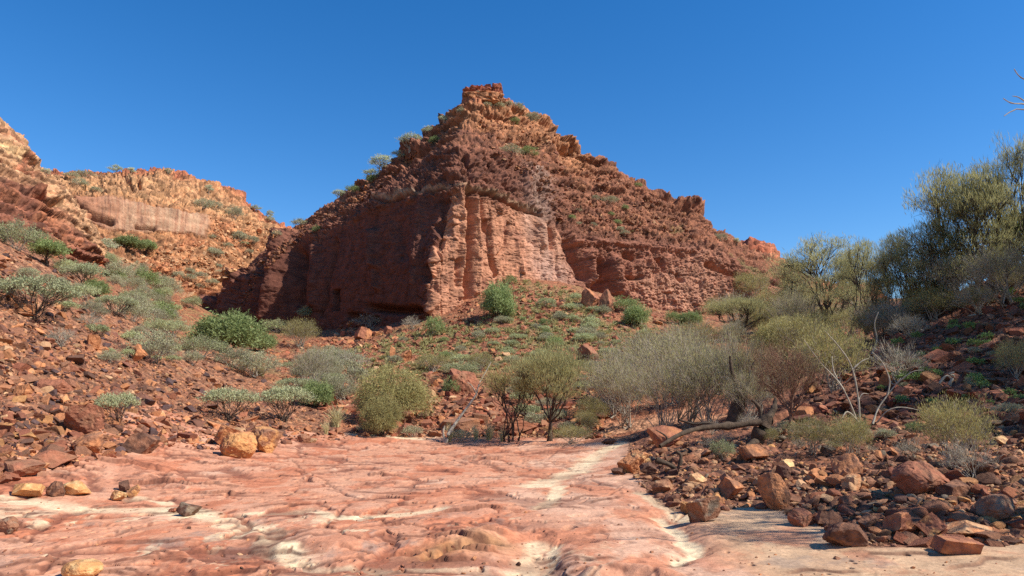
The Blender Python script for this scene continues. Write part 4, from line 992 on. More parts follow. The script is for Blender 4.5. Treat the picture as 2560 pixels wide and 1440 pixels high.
REG = [  # polygon, count, smallest, largest, power, roundness set, palette, where
 ([(-250, 610), (0, 600), (190, 700), (320, 770), (470, 850), (660, 930), (820, 1050), (880, 1100), (700, 1112), (540, 1126), (400, 1118), (250, 1148), (0, 1205), (-350, 1250)], 13500, .07, .60, 1.8, 0,
  [lin(172, 108, 74), BRN, ORA, lin(188, 120, 78), lin(172, 100, 66), lin(144, 88, 66), lin(196, 122, 74), lin(130, 82, 62), DBR, lin(104, 76, 72), lin(214, 142, 86), TANR], 'loose on the red scree slope'),
 ([(1565, 1112), (1900, 1085), (2700, 1030), (2900, 1385), (2560, 1360), (2350, 1372), (2150, 1362), (2060, 1318), (1960, 1278), (1850, 1270), (1760, 1286), (1690, 1272), (1600, 1216), (1562, 1180)], 6500, .05, .34, 1.8, 1,
  [BRN, ORA, lin(178, 120, 80), lin(170, 108, 72), lin(150, 96, 70), DBR, lin(190, 134, 88), TANR, YEL, GRY], 'in the heaped bank of river stones'),
 ([(2190, 850), (2560, 660), (2900, 560), (2900, 1050), (1950, 1085), (2000, 1000)], 5200, .09, .75, 1.75, 0,
  [RED, BRN, DBR, lin(150, 80, 54), lin(130, 74, 54), lin(110, 66, 50)], 'on the shaded hillside'),
 ([(640, 870), (860, 826), (1060, 815), (1200, 740), (1300, 702), (1500, 740), (1750, 800), (1650, 900), (1560, 980), (1500, 1095), (900, 1092), (820, 1040), (700, 940)], 8500, .13, 1.0, 1.8, 0,
  [RED, ORA, BRN, lin(172, 92, 58), lin(156, 84, 56), DBR, TANR], 'on the slope below the butte'),
 ([(880, 1092), (1100, 1094), (1500, 1096), (1560, 1112), (1500, 1060), (900, 1060)], 500, .08, .35, 1.8, 0, [ORA, TANR, BRN, YEL, RED], 'along the head of the creek floor'),
 ([(560, 860), (660, 680), (760, 590), (880, 520), (1000, 430), (1100, 340), (1120, 320), (1010, 400), (880, 490), (760, 560), (640, 660)], 500, .25, .9, 1.9, 0, [RED, BRN, ORA, DBR], 'on the rim of the butte'),
 ([(1180, 300), (1350, 310), (1560, 450), (1720, 540), (1740, 600), (1500, 600), (1400, 560), (1330, 460), (1200, 350)], 1700, .2, .75, 2.0, 0, [lin(150, 88, 60), BRN, lin(176, 112, 74), lin(130, 76, 56), DBR, TANR], 'on the high slope of the butte'),
 ([(520, 520), (700, 580), (560, 700), (470, 740), (300, 650), (420, 610), (540, 600)], 1300, .35, 1.2, 1.9, 0, [TANR, lin(200, 130, 80), ORA, lin(216, 152, 98)], 'below the far ridge'),
 ([(-200, 1250), (0, 1215), (500, 1140), (1000, 1112), (1540, 1130), (1600, 1230), (1760, 1310), (2100, 1390), (2560, 1400), (2560, 1500), (-200, 1500)], 900, .015, .09, 2.2, 1, [BRN, ORA, RED, DBR, TANR], 'on the creek floor'),
 ([(800, 872), (830, 835), (880, 800), (910, 815), (920, 870)], 150, .25, 1.0, 1.6, 0, [RED, ORA, BRN, lin(172, 92, 58), TANR], 'on the heap at the foot of the shaded cliff'),
 ([(100, 560), (300, 660), (470, 760), (440, 840), (250, 740), (100, 650)], 500, .15, .7, 1.9, 0, [RED, BRN, ORA], 'in the side valley')]
ang = [rock_shape(1, 900 + k, 10, .6, .95, boxy=1) for k in range(16)]; rnd_ = [rock_shape(1, 930 + k, 6, .7, .98, rnd=.3) for k in range(8)]
ang2 = [rock_shape(2, 900 + k, 10, .6, .95, boxy=1) for k in range(16)]; rnd2 = [rock_shape(2, 930 + k, 7, .65, .98, rnd=.2) for k in range(8)]
ang3 = [rock_shape(4, 900 + k, 11, .6, .95, .05, boxy=1) for k in range(12)]
rnd3 = [rock_shape(3, 930 + k, 7, .65, .98, .05, rnd=.2) for k in range(8)]
items = []
for ri_, (poly, n, smin, smax, pw, rd_, pal, where) in enumerate(REG):
    pts = sample(poly, n)
    u = rng.uniform(0, 1, n)
    size = smin * (1 - u * (1 - (smin / smax) ** pw)) ** (-1 / pw)
    pr = np.ones(len(pal)); pr[-2:] = .5; pr /= pr.sum()
    ci_ = rng.choice(len(pal), n, p=pr)
    for k in range(n):
        p, nr, D = hit(*pts[k])
        if p is None: continue
        items.append((size[k] / D, size[k], p, nr, pal[ci_[k]] * rng.uniform(.75, 1.2), rd_, ri_, pts[k], D))
items.sort(key=lambda t: -t[0])
inframe = [t for t in items if -20 < t[7][0] < 2580 and t[7][1] < 1440]
NIND = 226
ind = inframe[:NIND]; indset = set(id(t) for t in ind)
rest = [t for t in items if id(t) not in indset]
RAMP = [tuple(c_ * .8) for c_ in (DBR, BRN, RED, lin(168, 92, 60), ORA, lin(150, 84, 60), YEL * .9, lin(120, 72, 58))]
M_LOOSE = rock_mat('loose_rock', 2.2, .05, lo=.7, hi=1.22, obj_random=RAMP)
protos3 = {0: [mesh_np('rock', v, f, M_LOOSE, None, smooth=False) for v, f in ang3], 1: [mesh_np('rock', v, f, M_LOOSE, None, smooth=False) for v, f in rnd3]}
for t in ind:
    _, s, p, nr, c_, rd_, ri_, q_, D = t
    if rd_ and rng.uniform() < .6: rd_ = 0
    me = protos3[rd_][rng.integers(len(protos3[rd_]))]
    o = link('rock', me, None, p + Vector((0, 0, s * .05)))
    sc = s * .5 * np.array([rng.uniform(.8, 1.25), rng.uniform(.7, 1.1), rng.uniform(.4, .75)])
    o.scale = sc
    q0 = Vector((0, 0, 1)).rotation_difference(nr.lerp(Vector((0, 0, 1)), .4).normalized()).to_euler()
    o.rotation_euler = (q0.x + rng.normal(0, .3), q0.y + rng.normal(0, .3), rng.uniform(0, 6.28))
    tag(o, 'red brown stone ' + REG[ri_][7], 'rock', 'stones ' + REG[ri_][7])
RV, RF, RC, off = [], [], [], 0
rngr = np.random.default_rng(5)
for t in rest:
    ap, s, p, nr, c_, rd_, ri_, q_, D = t
    if rd_ and rngr.uniform() < .6: rd_ = 0
    lib = (rnd2 if rd_ else ang2) if ap * FPX > 10 else (rnd_ if rd_ else ang)
    v, f = lib[rngr.integers(len(lib))]
    R = euler_m(rngr.normal(0, .45), rngr.normal(0, .45), rngr.uniform(0, 6.28))
    v = (v * (s * .5 * np.array([rngr.uniform(.8, 1.3), rngr.uniform(.7, 1.1), rngr.uniform(.35, .75)]))) @ R.T + np.array(p) + [0, 0, s * .04]
    RV.append(v); RF.append(f + off); off += len(v); RC.append(np.repeat((c_ * .8)[None], len(v), 0))
o = link('rubble', mesh_np('rubble', np.concatenate(RV), np.concatenate(RF), M_RUBBLE, np.concatenate(RC), smooth=False))
tag(o, 'countless small red and brown stones covering the slopes and bank', None, kind='stuff')
# ------------------------------------------------------------------ plants
def tubes(paths, rad, s=4):
    """paths (N,k,3), rad (N,k) -> one mesh of tapering tubes"""
    N_, k, _ = paths.shape
    tg = np.gradient(paths, axis=1); tg /= np.linalg.norm(tg, axis=-1)[..., None] + 1e-9
    ref = np.where(np.abs(tg[..., 2:3]) > .9, np.array([1., 0, 0]), np.array([0, 0, 1.]))
    a = np.cross(tg, ref); a /= np.linalg.norm(a, axis=-1)[..., None] + 1e-9
    b = np.cross(tg, a)
    th = np.arange(s) * 2 * np.pi / s
    V = paths[:, :, None] + rad[:, :, None, None] * (a[:, :, None] * np.cos(th)[None, None, :, None] + b[:, :, None] * np.sin(th)[None, None, :, None])
    base = (np.arange(N_) * k * s)[:, None, None] + (np.arange(k - 1) * s)[None, :, None]
    j = np.arange(s)[None, None]; jn = (j + 1) % s
    F = np.stack([base + j, base + jn, base + s + jn, base + s + j], -1).reshape(-1, 4)
    return V.reshape(-1, 3), F

def bez(A, B, r, k=7, bow=.12, up=.15):
    """curved paths from A to B (N,3)"""
    L = np.linalg.norm(B - A, axis=1)[:, None]
    mid = (A + B) / 2 + r.normal(0, 1, A.shape) * L * bow; mid[:, 2] -= L[:, 0] * up * .5
    t = np.linspace(0, 1, k)[None, :, None]
    P_ = (1 - t) ** 2 * A[:, None] + 2 * t * (1 - t) * mid[:, None] + t ** 2 * B[:, None]
    wig = r.normal(0, 1, P_.shape) * L[:, None] * .018; wig[:, 0] = 0; wig[:, -1] = 0
    return P_ + wig

def quads(C, d, l, wd, r):
    """kite shaped leaves at C along d"""
    a = np.cross(d, r.normal(size=d.shape)); a /= np.linalg.norm(a, axis=1)[:, None] + 1e-9
    V = np.stack([C, C + d * l[:, None] * .45 + a * wd[:, None] / 2, C + d * l[:, None], C + d * l[:, None] * .45 - a * wd[:, None] / 2], 1)
    return V.reshape(-1, 3), np.arange(len(C) * 4).reshape(-1, 4)

def unit(v): return v / (np.linalg.norm(v, axis=-1)[..., None] + 1e-9)

def crown_pts(r, K, blobs, shell=.55, lump=.28, zmin=-.3):
    out = []
    wts = np.array([b_[3] * b_[4] for b_ in blobs]); cnt = np.maximum((K * wts / wts.sum()).astype(int), 3)
    for (x, y, z, rx, rz), n in zip(blobs, cnt):
        d = unit(r.normal(size=(n * 4, 3))); d = d[d[:, 2] > zmin][:n]
        rad = r.uniform(shell, 1, len(d)) ** .7 * (1 + lump * fbm(d + r.uniform(0, 50), 1.7, 2, seed=3))
        out.append(np.stack([x + d[:, 0] * rx * rad, y + d[:, 1] * rx * rad, z + d[:, 2] * rz * rad], -1))
    return np.concatenate(out)

def plant(seed, blobs, K=200, trunk=.1, limbs=9, leaf=(.05, .02), per=24, cr=.08, mode='rand', twigs=0, twl=.3, tww=.012, r0=.03, shell=.55, lump=.28, zmin=-.3, up=.15, stems=1, sspread=.1, keep=1.0, bow=.12, lean=(0, 0)):
    r = np.random.default_rng(seed)
    A = crown_pts(r, K, blobs, shell, lump, zmin)
    H = A[:, 2].max()
    sb = np.stack([r.normal(0, sspread, stems), r.normal(0, sspread, stems), np.zeros(stems)], -1)
    top = sb + np.stack([r.normal(0, sspread * .8, stems) + lean[0], r.normal(0, sspread * .8, stems) + lean[1], np.full(stems, trunk * H) * r.uniform(.8, 1.2, stems)], -1)
    tr = bez(sb, top, r, 7, .06, 0)
    L0 = A[r.choice(len(A), min(limbs, len(A)), replace=False)]
    own = r.integers(0, stems, len(L0))
    lo_ = top[own]
    Le = lo_ + (L0 - lo_) * r.uniform(.55, .8, (len(L0), 1))
    lb = bez(lo_, Le, r, 8, bow, up)
    # second order limbs
    m2 = A[r.choice(len(A), min(limbs * 4, len(A)), replace=False)]
    i2 = np.argmin(((m2[:, None] - Le[None]) ** 2).sum(-1), 1); k2 = r.integers(4, 8, len(m2))
    st2 = lb[i2, k2]; M2 = st2 + (m2 - st2) * .8
    lb2 = bez(st2, M2, r, 6, bow, up)
    i3 = np.argmin(((A[:, None] - M2[None]) ** 2).sum(-1), 1); k3 = r.integers(2, 6, len(A))
    lb3 = bez(lb2[i3, k3], A, r, 5, bow, up)
    rt = r0
    VV, FF, o_ = [], [], 0
    for pth, ra, rb, s in ((tr, rt, rt * .7, 6), (lb, rt * .55, rt * .28, 5), (lb2, rt * .28, rt * .14, 4), (lb3, rt * .15, rt * .06, 3)):
        kk = pth.shape[1]
        v, f = tubes(pth, np.repeat(np.linspace(ra, rb, kk)[None], len(pth), 0) * (1.15 if s == 6 else 1), s)
        VV.append(v); FF.append(f + o_); o_ += len(v)
    if twigs:
        c_ = np.repeat(A, twigs, 0) + r.normal(0, cr * .4, (len(A) * twigs, 3))
        ctr = np.array([0, 0, H * .25])
        d = unit(unit(c_ - ctr) + r.normal(0, .45, c_.shape) + [0, 0, .35])
        c_ = c_ - d * twl * .4
        v, f = quads(c_, d, r.uniform(.5, 1.2, len(c_)) * twl, np.full(len(c_), tww), r)
        VV.append(v); FF.append(f + o_); o_ += len(v)
    wood = (np.concatenate(VV), np.concatenate(FF))
    if per <= 0: return wood, None
    An = A[r.uniform(size=len(A)) < keep]
    n = len(An) * per
    out = unit(An - np.array([0, 0, H * .35]))
    C_ = np.repeat(An, per, 0) + r.normal(0, 1, (n, 3)) * cr * np.array([1, 1, .75])
    O_ = np.repeat(out, per, 0)
    if mode == 'rand': d = unit(r.normal(size=(n, 3)) + .5 * O_ + [0, 0, .25])
    elif mode == 'up': d = unit(O_ * .6 + [0, 0, .75] + r.normal(0, .38, (n, 3)))
    elif mode == 'droop': d = unit(O_ * .5 + [0, 0, -.55] + r.normal(0, .45, (n, 3)))
    l = leaf[0] * r.uniform(.6, 1.3, n); wd = leaf[1] * r.uniform(.7, 1.3, n)
    v, f = quads(C_, d, l, wd, r)
    clump = np.repeat(r.uniform(0, 1, len(An)), per)
    cl = np.clip(.55 * clump + .45 * r.uniform(0, 1, n), 0, 1)
    return wood, (v, f, np.repeat(cl, 4))

G = lambda a, b, t=.28: (tuple(lin(*a)), tuple(lin(*b)), t)
LEAF = {'silver': G((158, 160, 112), (192, 190, 142), .3), 'grey': G((150, 146, 104), (186, 178, 136)), 'green': G((120, 134, 70), (160, 168, 102), .33), 'olive': G((146, 134, 70), (190, 174, 104)),
        'dark': G((74, 94, 38), (112, 130, 60)), 'mulga': G((160, 152, 88), (208, 194, 130), .45), 'straw': G((198, 178, 120), (228, 210, 158)), 'sage': G((156, 158, 102), (190, 188, 136), .3), 'brown': G((142, 120, 78), (176, 154, 106)),
        'feathery': G((160, 152, 90), (204, 192, 128), .45), 'pale': G((168, 172, 134), (208, 206, 170)), 'lime': G((104, 130, 58), (144, 164, 86), .3)}
LM = {k: leaf_mat('leaf_' + k, *v) for k, v in LEAF.items()}
def bark(name, c, sc=6):
    return rock_mat('bark_' + name, sc, .01, col=tuple(lin(*c)), lo=.7, hi=1.2)
BK = {'dark': bark('dark', (78, 62, 52)), 'grey': bark('grey', (164, 146, 128)), 'pale': bark('pale', (176, 160, 140)), 'white': bark('white', (180, 162, 140)), 'red': bark('red', (142, 100, 78)), 'log': rock_mat('bark_log', 7, .05, col=tuple(lin(92, 72, 56)), lo=.5, hi=1.3)}

KIND = {}
def make(kind, leafm, barkm, variants, **kw):
    KIND[kind] = []
    for s in variants:
        wood, lf = plant(s, **kw)
        KIND[kind].append(dims(kind, wood, lf, leafm, barkm))
def dims(kind, wood, lf, leafm, barkm):
    wm = mesh_np(kind + '_stems', *wood, BK[barkm])
    lm = None
    src = wood[0]
    if lf is not None:
        lm = mesh_np(kind + '_foliage', lf[0], lf[1], LM[leafm], np.repeat(lf[2][:, None], 3, 1), smooth=False); src = lf[0]
    w_ = np.percentile(src[:, 0], 98.5) - np.percentile(src[:, 0], 1.5); h_ = np.percentile(src[:, 2], 99.3)
    # one mesh of both, for plants too small to show parts
    both = None
    if lf is not None:
        V_ = np.concatenate([wood[0], lf[0]]); F_ = np.concatenate([wood[1], lf[1] + len(wood[0])])
        c_ = np.concatenate([np.zeros(len(wood[0])), lf[2]])
        both = mesh_np(kind, V_, F_, [BK[barkm], LM[leafm]], np.repeat(c_[:, None], 3, 1), smooth=False, matidx=np.r_[np.zeros(len(wood[1]), int), np.ones(len(lf[1]), int)])
    return wm, lm, both, w_, h_

make('umbrella', 'silver', 'dark', (1, 2, 3), blobs=[(0, 0, .62, .80, .36), (.35, .1, .66, .4, .3), (-.4, -.1, .6, .38, .3)], K=170, trunk=.06, limbs=13, leaf=(.055, .024), per=26, cr=.055, stems=4, sspread=.05, r0=.024, shell=.75, zmin=.05, twigs=2, twl=.16, tww=.006)
make('saltbush', 'grey', 'grey', (4, 5, 6), blobs=[(0, 0, .42, .72, .50), (.3, 0, .5, .4, .4)], K=210, trunk=.05, limbs=14, leaf=(.05, .020), per=24, cr=.06, stems=4, sspread=.06, r0=.022, shell=.4, zmin=-.25, lump=.6, keep=.8, twigs=4, twl=.16, tww=.006)
make('sagebush', 'sage', 'grey', (7, 8), blobs=[(0, 0, .45, .75, .50), (-.35, 0, .4, .5, .36), (.4, .1, .45, .45, .4)], K=220, trunk=.05, limbs=14, leaf=(.055, .022), per=26, cr=.06, stems=4, sspread=.06, r0=.02, shell=.45, zmin=-.2, lump=.6, keep=.88, twigs=3, twl=.15, tww=.006)
make('olive', 'olive', 'dark', (11, 12), blobs=[(0, 0, 1.3, 1.75, 1.45), (.7, 0, 1.2, 1.2, 1.1), (-.8, .2, 1.1, 1.1, 1.1)], K=460, trunk=.08, limbs=16, leaf=(.17, .020), per=44, cr=.16, mode='droop', stems=4, sspread=.12, r0=.07, shell=.6, zmin=-.55, lump=.35)
make('broad', 'green', 'dark', (13, 14), blobs=[(0, 0, 1.2, 1.9, 1.3), (.9, 0, 1.1, 1.2, 1.0), (-.9, 0, 1.0, 1.2, .95)], K=330, trunk=.06, limbs=14, leaf=(.24, .060), per=30, cr=.20, mode='rand', stems=4, sspread=.15, r0=.06, shell=.5, zmin=-.5, lump=.6)
make('acacia', 'mulga', 'dark', (17, 18), blobs=[(0, 0, 3.6, 1.9, 1.15), (-1.1, .2, 3.3, 1.0, .8), (1.2, 0, 3.1, 1.1, .8), (.5, 0, 4.0, 1.1, .7), (1.6, .3, 2.5, .7, .5)], K=300, trunk=.24, limbs=11, leaf=(.24, .020), per=34, cr=.20, mode='up', stems=2, sspread=.10, r0=.085, shell=.5, lump=.6, zmin=-.2, up=-.1, twigs=2, twl=.4, tww=.010)
make('darkacacia', 'olive', 'dark', (21,), blobs=[(0, 0, 3.0, 1.7, .9), (-1.2, 0, 3.3, .9, .7), (1.1, 0, 2.9, 1.0, .7)], K=230, trunk=.10, limbs=10, leaf=(.17, .020), per=24, cr=.20, mode='up', stems=4, sspread=.22, r0=.08, shell=.55, lump=.4, zmin=-.2, up=-.1, twigs=3, twl=.4, tww=.010)
make('thicket', 'mulga', 'grey', (23, 24, 25), blobs=[(0, 0, 2.3, 1.9, 1.6), (.8, 0, 2.0, 1.2, 1.2), (-.9, 0, 2.1, 1.2, 1.2)], K=420, trunk=.05, limbs=22, leaf=(.15, .016), per=15, cr=.24, mode='up', stems=7, sspread=.25, r0=.05, shell=.35, lump=.85, zmin=-.35, up=-.1, twigs=6, twl=.6, tww=.013, keep=.8)
make('feather', 'feathery', 'dark', (27, 28, 29), blobs=[(0, 0, 5.2, 1.5, 1.8), (-1.3, 0, 4.4, 1.0, 1.2), (1.3, .2, 4.8, 1.0, 1.3), (.4, 0, 6.3, .7, .9), (-.7, .3, 3.2, 1.2, .9), (1.4, -.2, 3.2, 1.0, .9), (-.6, 0, 6.0, .5, .7), (0, .4, 2.2, 1.5, .6)], K=430, trunk=.14, limbs=16, leaf=(.34, .020), per=24, cr=.18, mode='up', stems=4, sspread=.2, r0=.075, shell=.3, lump=.85, zmin=-.5, up=-.2, twigs=2, twl=.6, tww=.012, keep=.62)
make('bushy', 'olive', 'grey', (31, 32), blobs=[(0, 0, 1.0, 1.1, .95), (.5, 0, .9, .8, .7), (-.5, 0, .9, .8, .7)], K=280, trunk=.05, limbs=16, leaf=(.11, .014), per=26, cr=.13, mode='up', stems=5, sspread=.10, r0=.035, shell=.5, lump=.35, zmin=-.4, up=-.1, twigs=3, twl=.3, tww=.008)
make('leafy', 'dark', 'dark', (33,), blobs=[(0, 0, 2.2, 1.3, 1.6), (.7, 0, 2.8, 1.0, 1.0), (-.6, 0, 1.6, .9, .9)], K=260, trunk=.15, limbs=10, leaf=(.20, .085), per=26, cr=.20, mode='rand', stems=2, sspread=.1, r0=.07, shell=.5, lump=.4, zmin=-.5)
make('ridgetree', 'pale', 'grey', (35, 36, 37), blobs=[(.2, 0, 2.5, .75, .5), (-.85, 0, 1.9, .6, .42), (.95, .1, 1.95, .55, .4), (0, .5, 1.5, .6, .35), (-.3, -.4, 2.2, .5, .35)], K=95, trunk=.28, limbs=10, leaf=(.24, .06), per=20, cr=.15, mode='rand', stems=2, sspread=.08, r0=.07, shell=.4, lump=.6, zmin=-.3, keep=.85)
make('greentree', 'green', 'dark', (38, 39), blobs=[(0, 0, 2.0, 1.4, .9), (-.7, 0, 1.8, .9, .6), (.7, .1, 1.8, .9, .7)], K=180, trunk=.25, limbs=8, leaf=(.24, .07), per=28, cr=.20, mode='rand', stems=2, sspread=.12, r0=.08, shell=.5, lump=.4, zmin=-.3)
make('cushion', 'sage', 'grey', (41, 42, 43), blobs=[(0, 0, .26, .62, .30), (.3, 0, .26, .35, .24)], K=100, trunk=.05, limbs=8, leaf=(.085, .036), per=16, cr=.06, stems=3, sspread=.06, r0=.018, shell=.6, zmin=-.1, lump=.35)
make('greycushion', 'grey', 'grey', (44, 45), blobs=[(0, 0, .32, .6, .36), (-.3, 0, .3, .35, .28)], K=110, trunk=.05, limbs=10, leaf=(.08, .03), per=12, cr=.08, stems=4, sspread=.06, r0=.018, shell=.55, zmin=-.2, lump=.35, twigs=3, twl=.22, tww=.012)
make('greencushion', 'green', 'grey', (46, 47), blobs=[(0, 0, .42, .6, .5), (.3, 0, .4, .4, .4)], K=110, trunk=.05, limbs=8, leaf=(.10, .035), per=18, cr=.09, stems=3, sspread=.06, r0=.018, shell=.55, zmin=-.4, lump=.35)
make('bare', 'brown', 'pale', (51, 52), blobs=[(0, 0, .8, 1.0, .8), (.4, 0, .7, .7, .6)], K=170, trunk=.05, limbs=16, leaf=(.08, .014), per=3, cr=.10, mode='up', stems=5, sspread=.10, r0=.03, shell=.4, zmin=-.3, lump=.4, up=-.05, twigs=6, twl=.34, tww=.010)
make('twiggy', 'brown', 'red', (53, 54), blobs=[(0, 0, 2.6, 1.7, 1.5), (.8, 0, 2.3, 1.1, 1.1), (-.9, 0, 2.4, 1.1, 1.1)], K=420, trunk=.22, limbs=14, leaf=(.13, .014), per=10, cr=.20, mode='up', stems=2, sspread=.10, r0=.08, shell=.45, lump=.4, zmin=-.5, up=-.05, twigs=7, twl=.5, tww=.010)
make('herb', 'lime', 'grey', (55,), blobs=[(0, 0, .16, .22, .16)], K=26, trunk=.05, limbs=4, leaf=(.09, .05), per=8, cr=.05, stems=1, sspread=.03, r0=.008, shell=.4, zmin=-.2)

def grass_proto(seed, n=230, h=.6, wd=.014, sp=.55):
    r = np.random.default_rng(seed)
    b0 = np.c_[r.normal(0, .07, (n, 2)), np.zeros(n)]
    d = unit(np.c_[r.normal(0, sp, (n, 2)), np.ones(n)])
    L = h * r.uniform(.5, 1.15, n)
    a = unit(np.cross(d, r.normal(size=(n, 3)))) * wd / 2
    m = b0 + d * L[:, None] * .6; e = b0 + d * L[:, None] + np.c_[d[:, :2] * L[:, None] * .3, -L * .08]
    V_ = np.stack([b0 - a, b0 + a, m + a * .8, m - a * .8, e + a * .2, e - a * .2], 1).reshape(-1, 3)
    k = np.arange(n)[:, None] * 6
    F_ = np.concatenate([k + [[0, 1, 2, 3]], k + [[3, 2, 4, 5]]])
    return V_, F_, np.repeat(r.uniform(0, 1, n), 6)
KIND['tussock'] = []
for s in (61, 62):
    v, f, c_ = grass_proto(s)
    me = mesh_np('tussock', v, f, LM['straw'], np.repeat(c_[:, None], 3, 1), smooth=False)
    KIND['tussock'].append((None, None, me, v[:, 0].max() - v[:, 0].min(), np.percentile(v[:, 2], 99)))

rp = np.random.default_rng(77)
def put(kind, px, py, w_px, h_px, name, label, cat, group=None, single=False, var=None, leaf=None, rot=None, sink=.03, at=None, D=None, tilt=(0, 0)):
    if at is None:
        p, n, D = hit(px, py)
        if p is None: return None
    else: p = Vector(at)
    wm, lm, both, w0, h0_ = KIND[kind][(rp.integers(len(KIND[kind])) if var is None else var) % len(KIND[kind])]
    sx = w_px * D / FPX / w0; sz = h_px * D / FPX / h0_
    loc = p - Vector((0, 0, sink * h0_ * sz))
    rz = rp.uniform(0, 6.28) if rot is None else rot
    if single or lm is None and wm is None:
        o = link(name, both, None, loc)
    elif lm is None:
        o = link(name, wm, None, loc)
    else:
        o = bpy.data.objects.new(name, None); COL.objects.link(o); o.location = loc
        o.empty_display_size = .2
        tree = cat == 'tree'
        a = link('trunk' if tree else 'stems', wm, o); b = link('crown' if tree else 'foliage', lm, o)
    o.scale = (sx, sx, sz); o.rotation_euler = (tilt[0], tilt[1], rz)
    tag(o, label, cat, group)
    return o
SH, TR = 'shrub', 'tree'
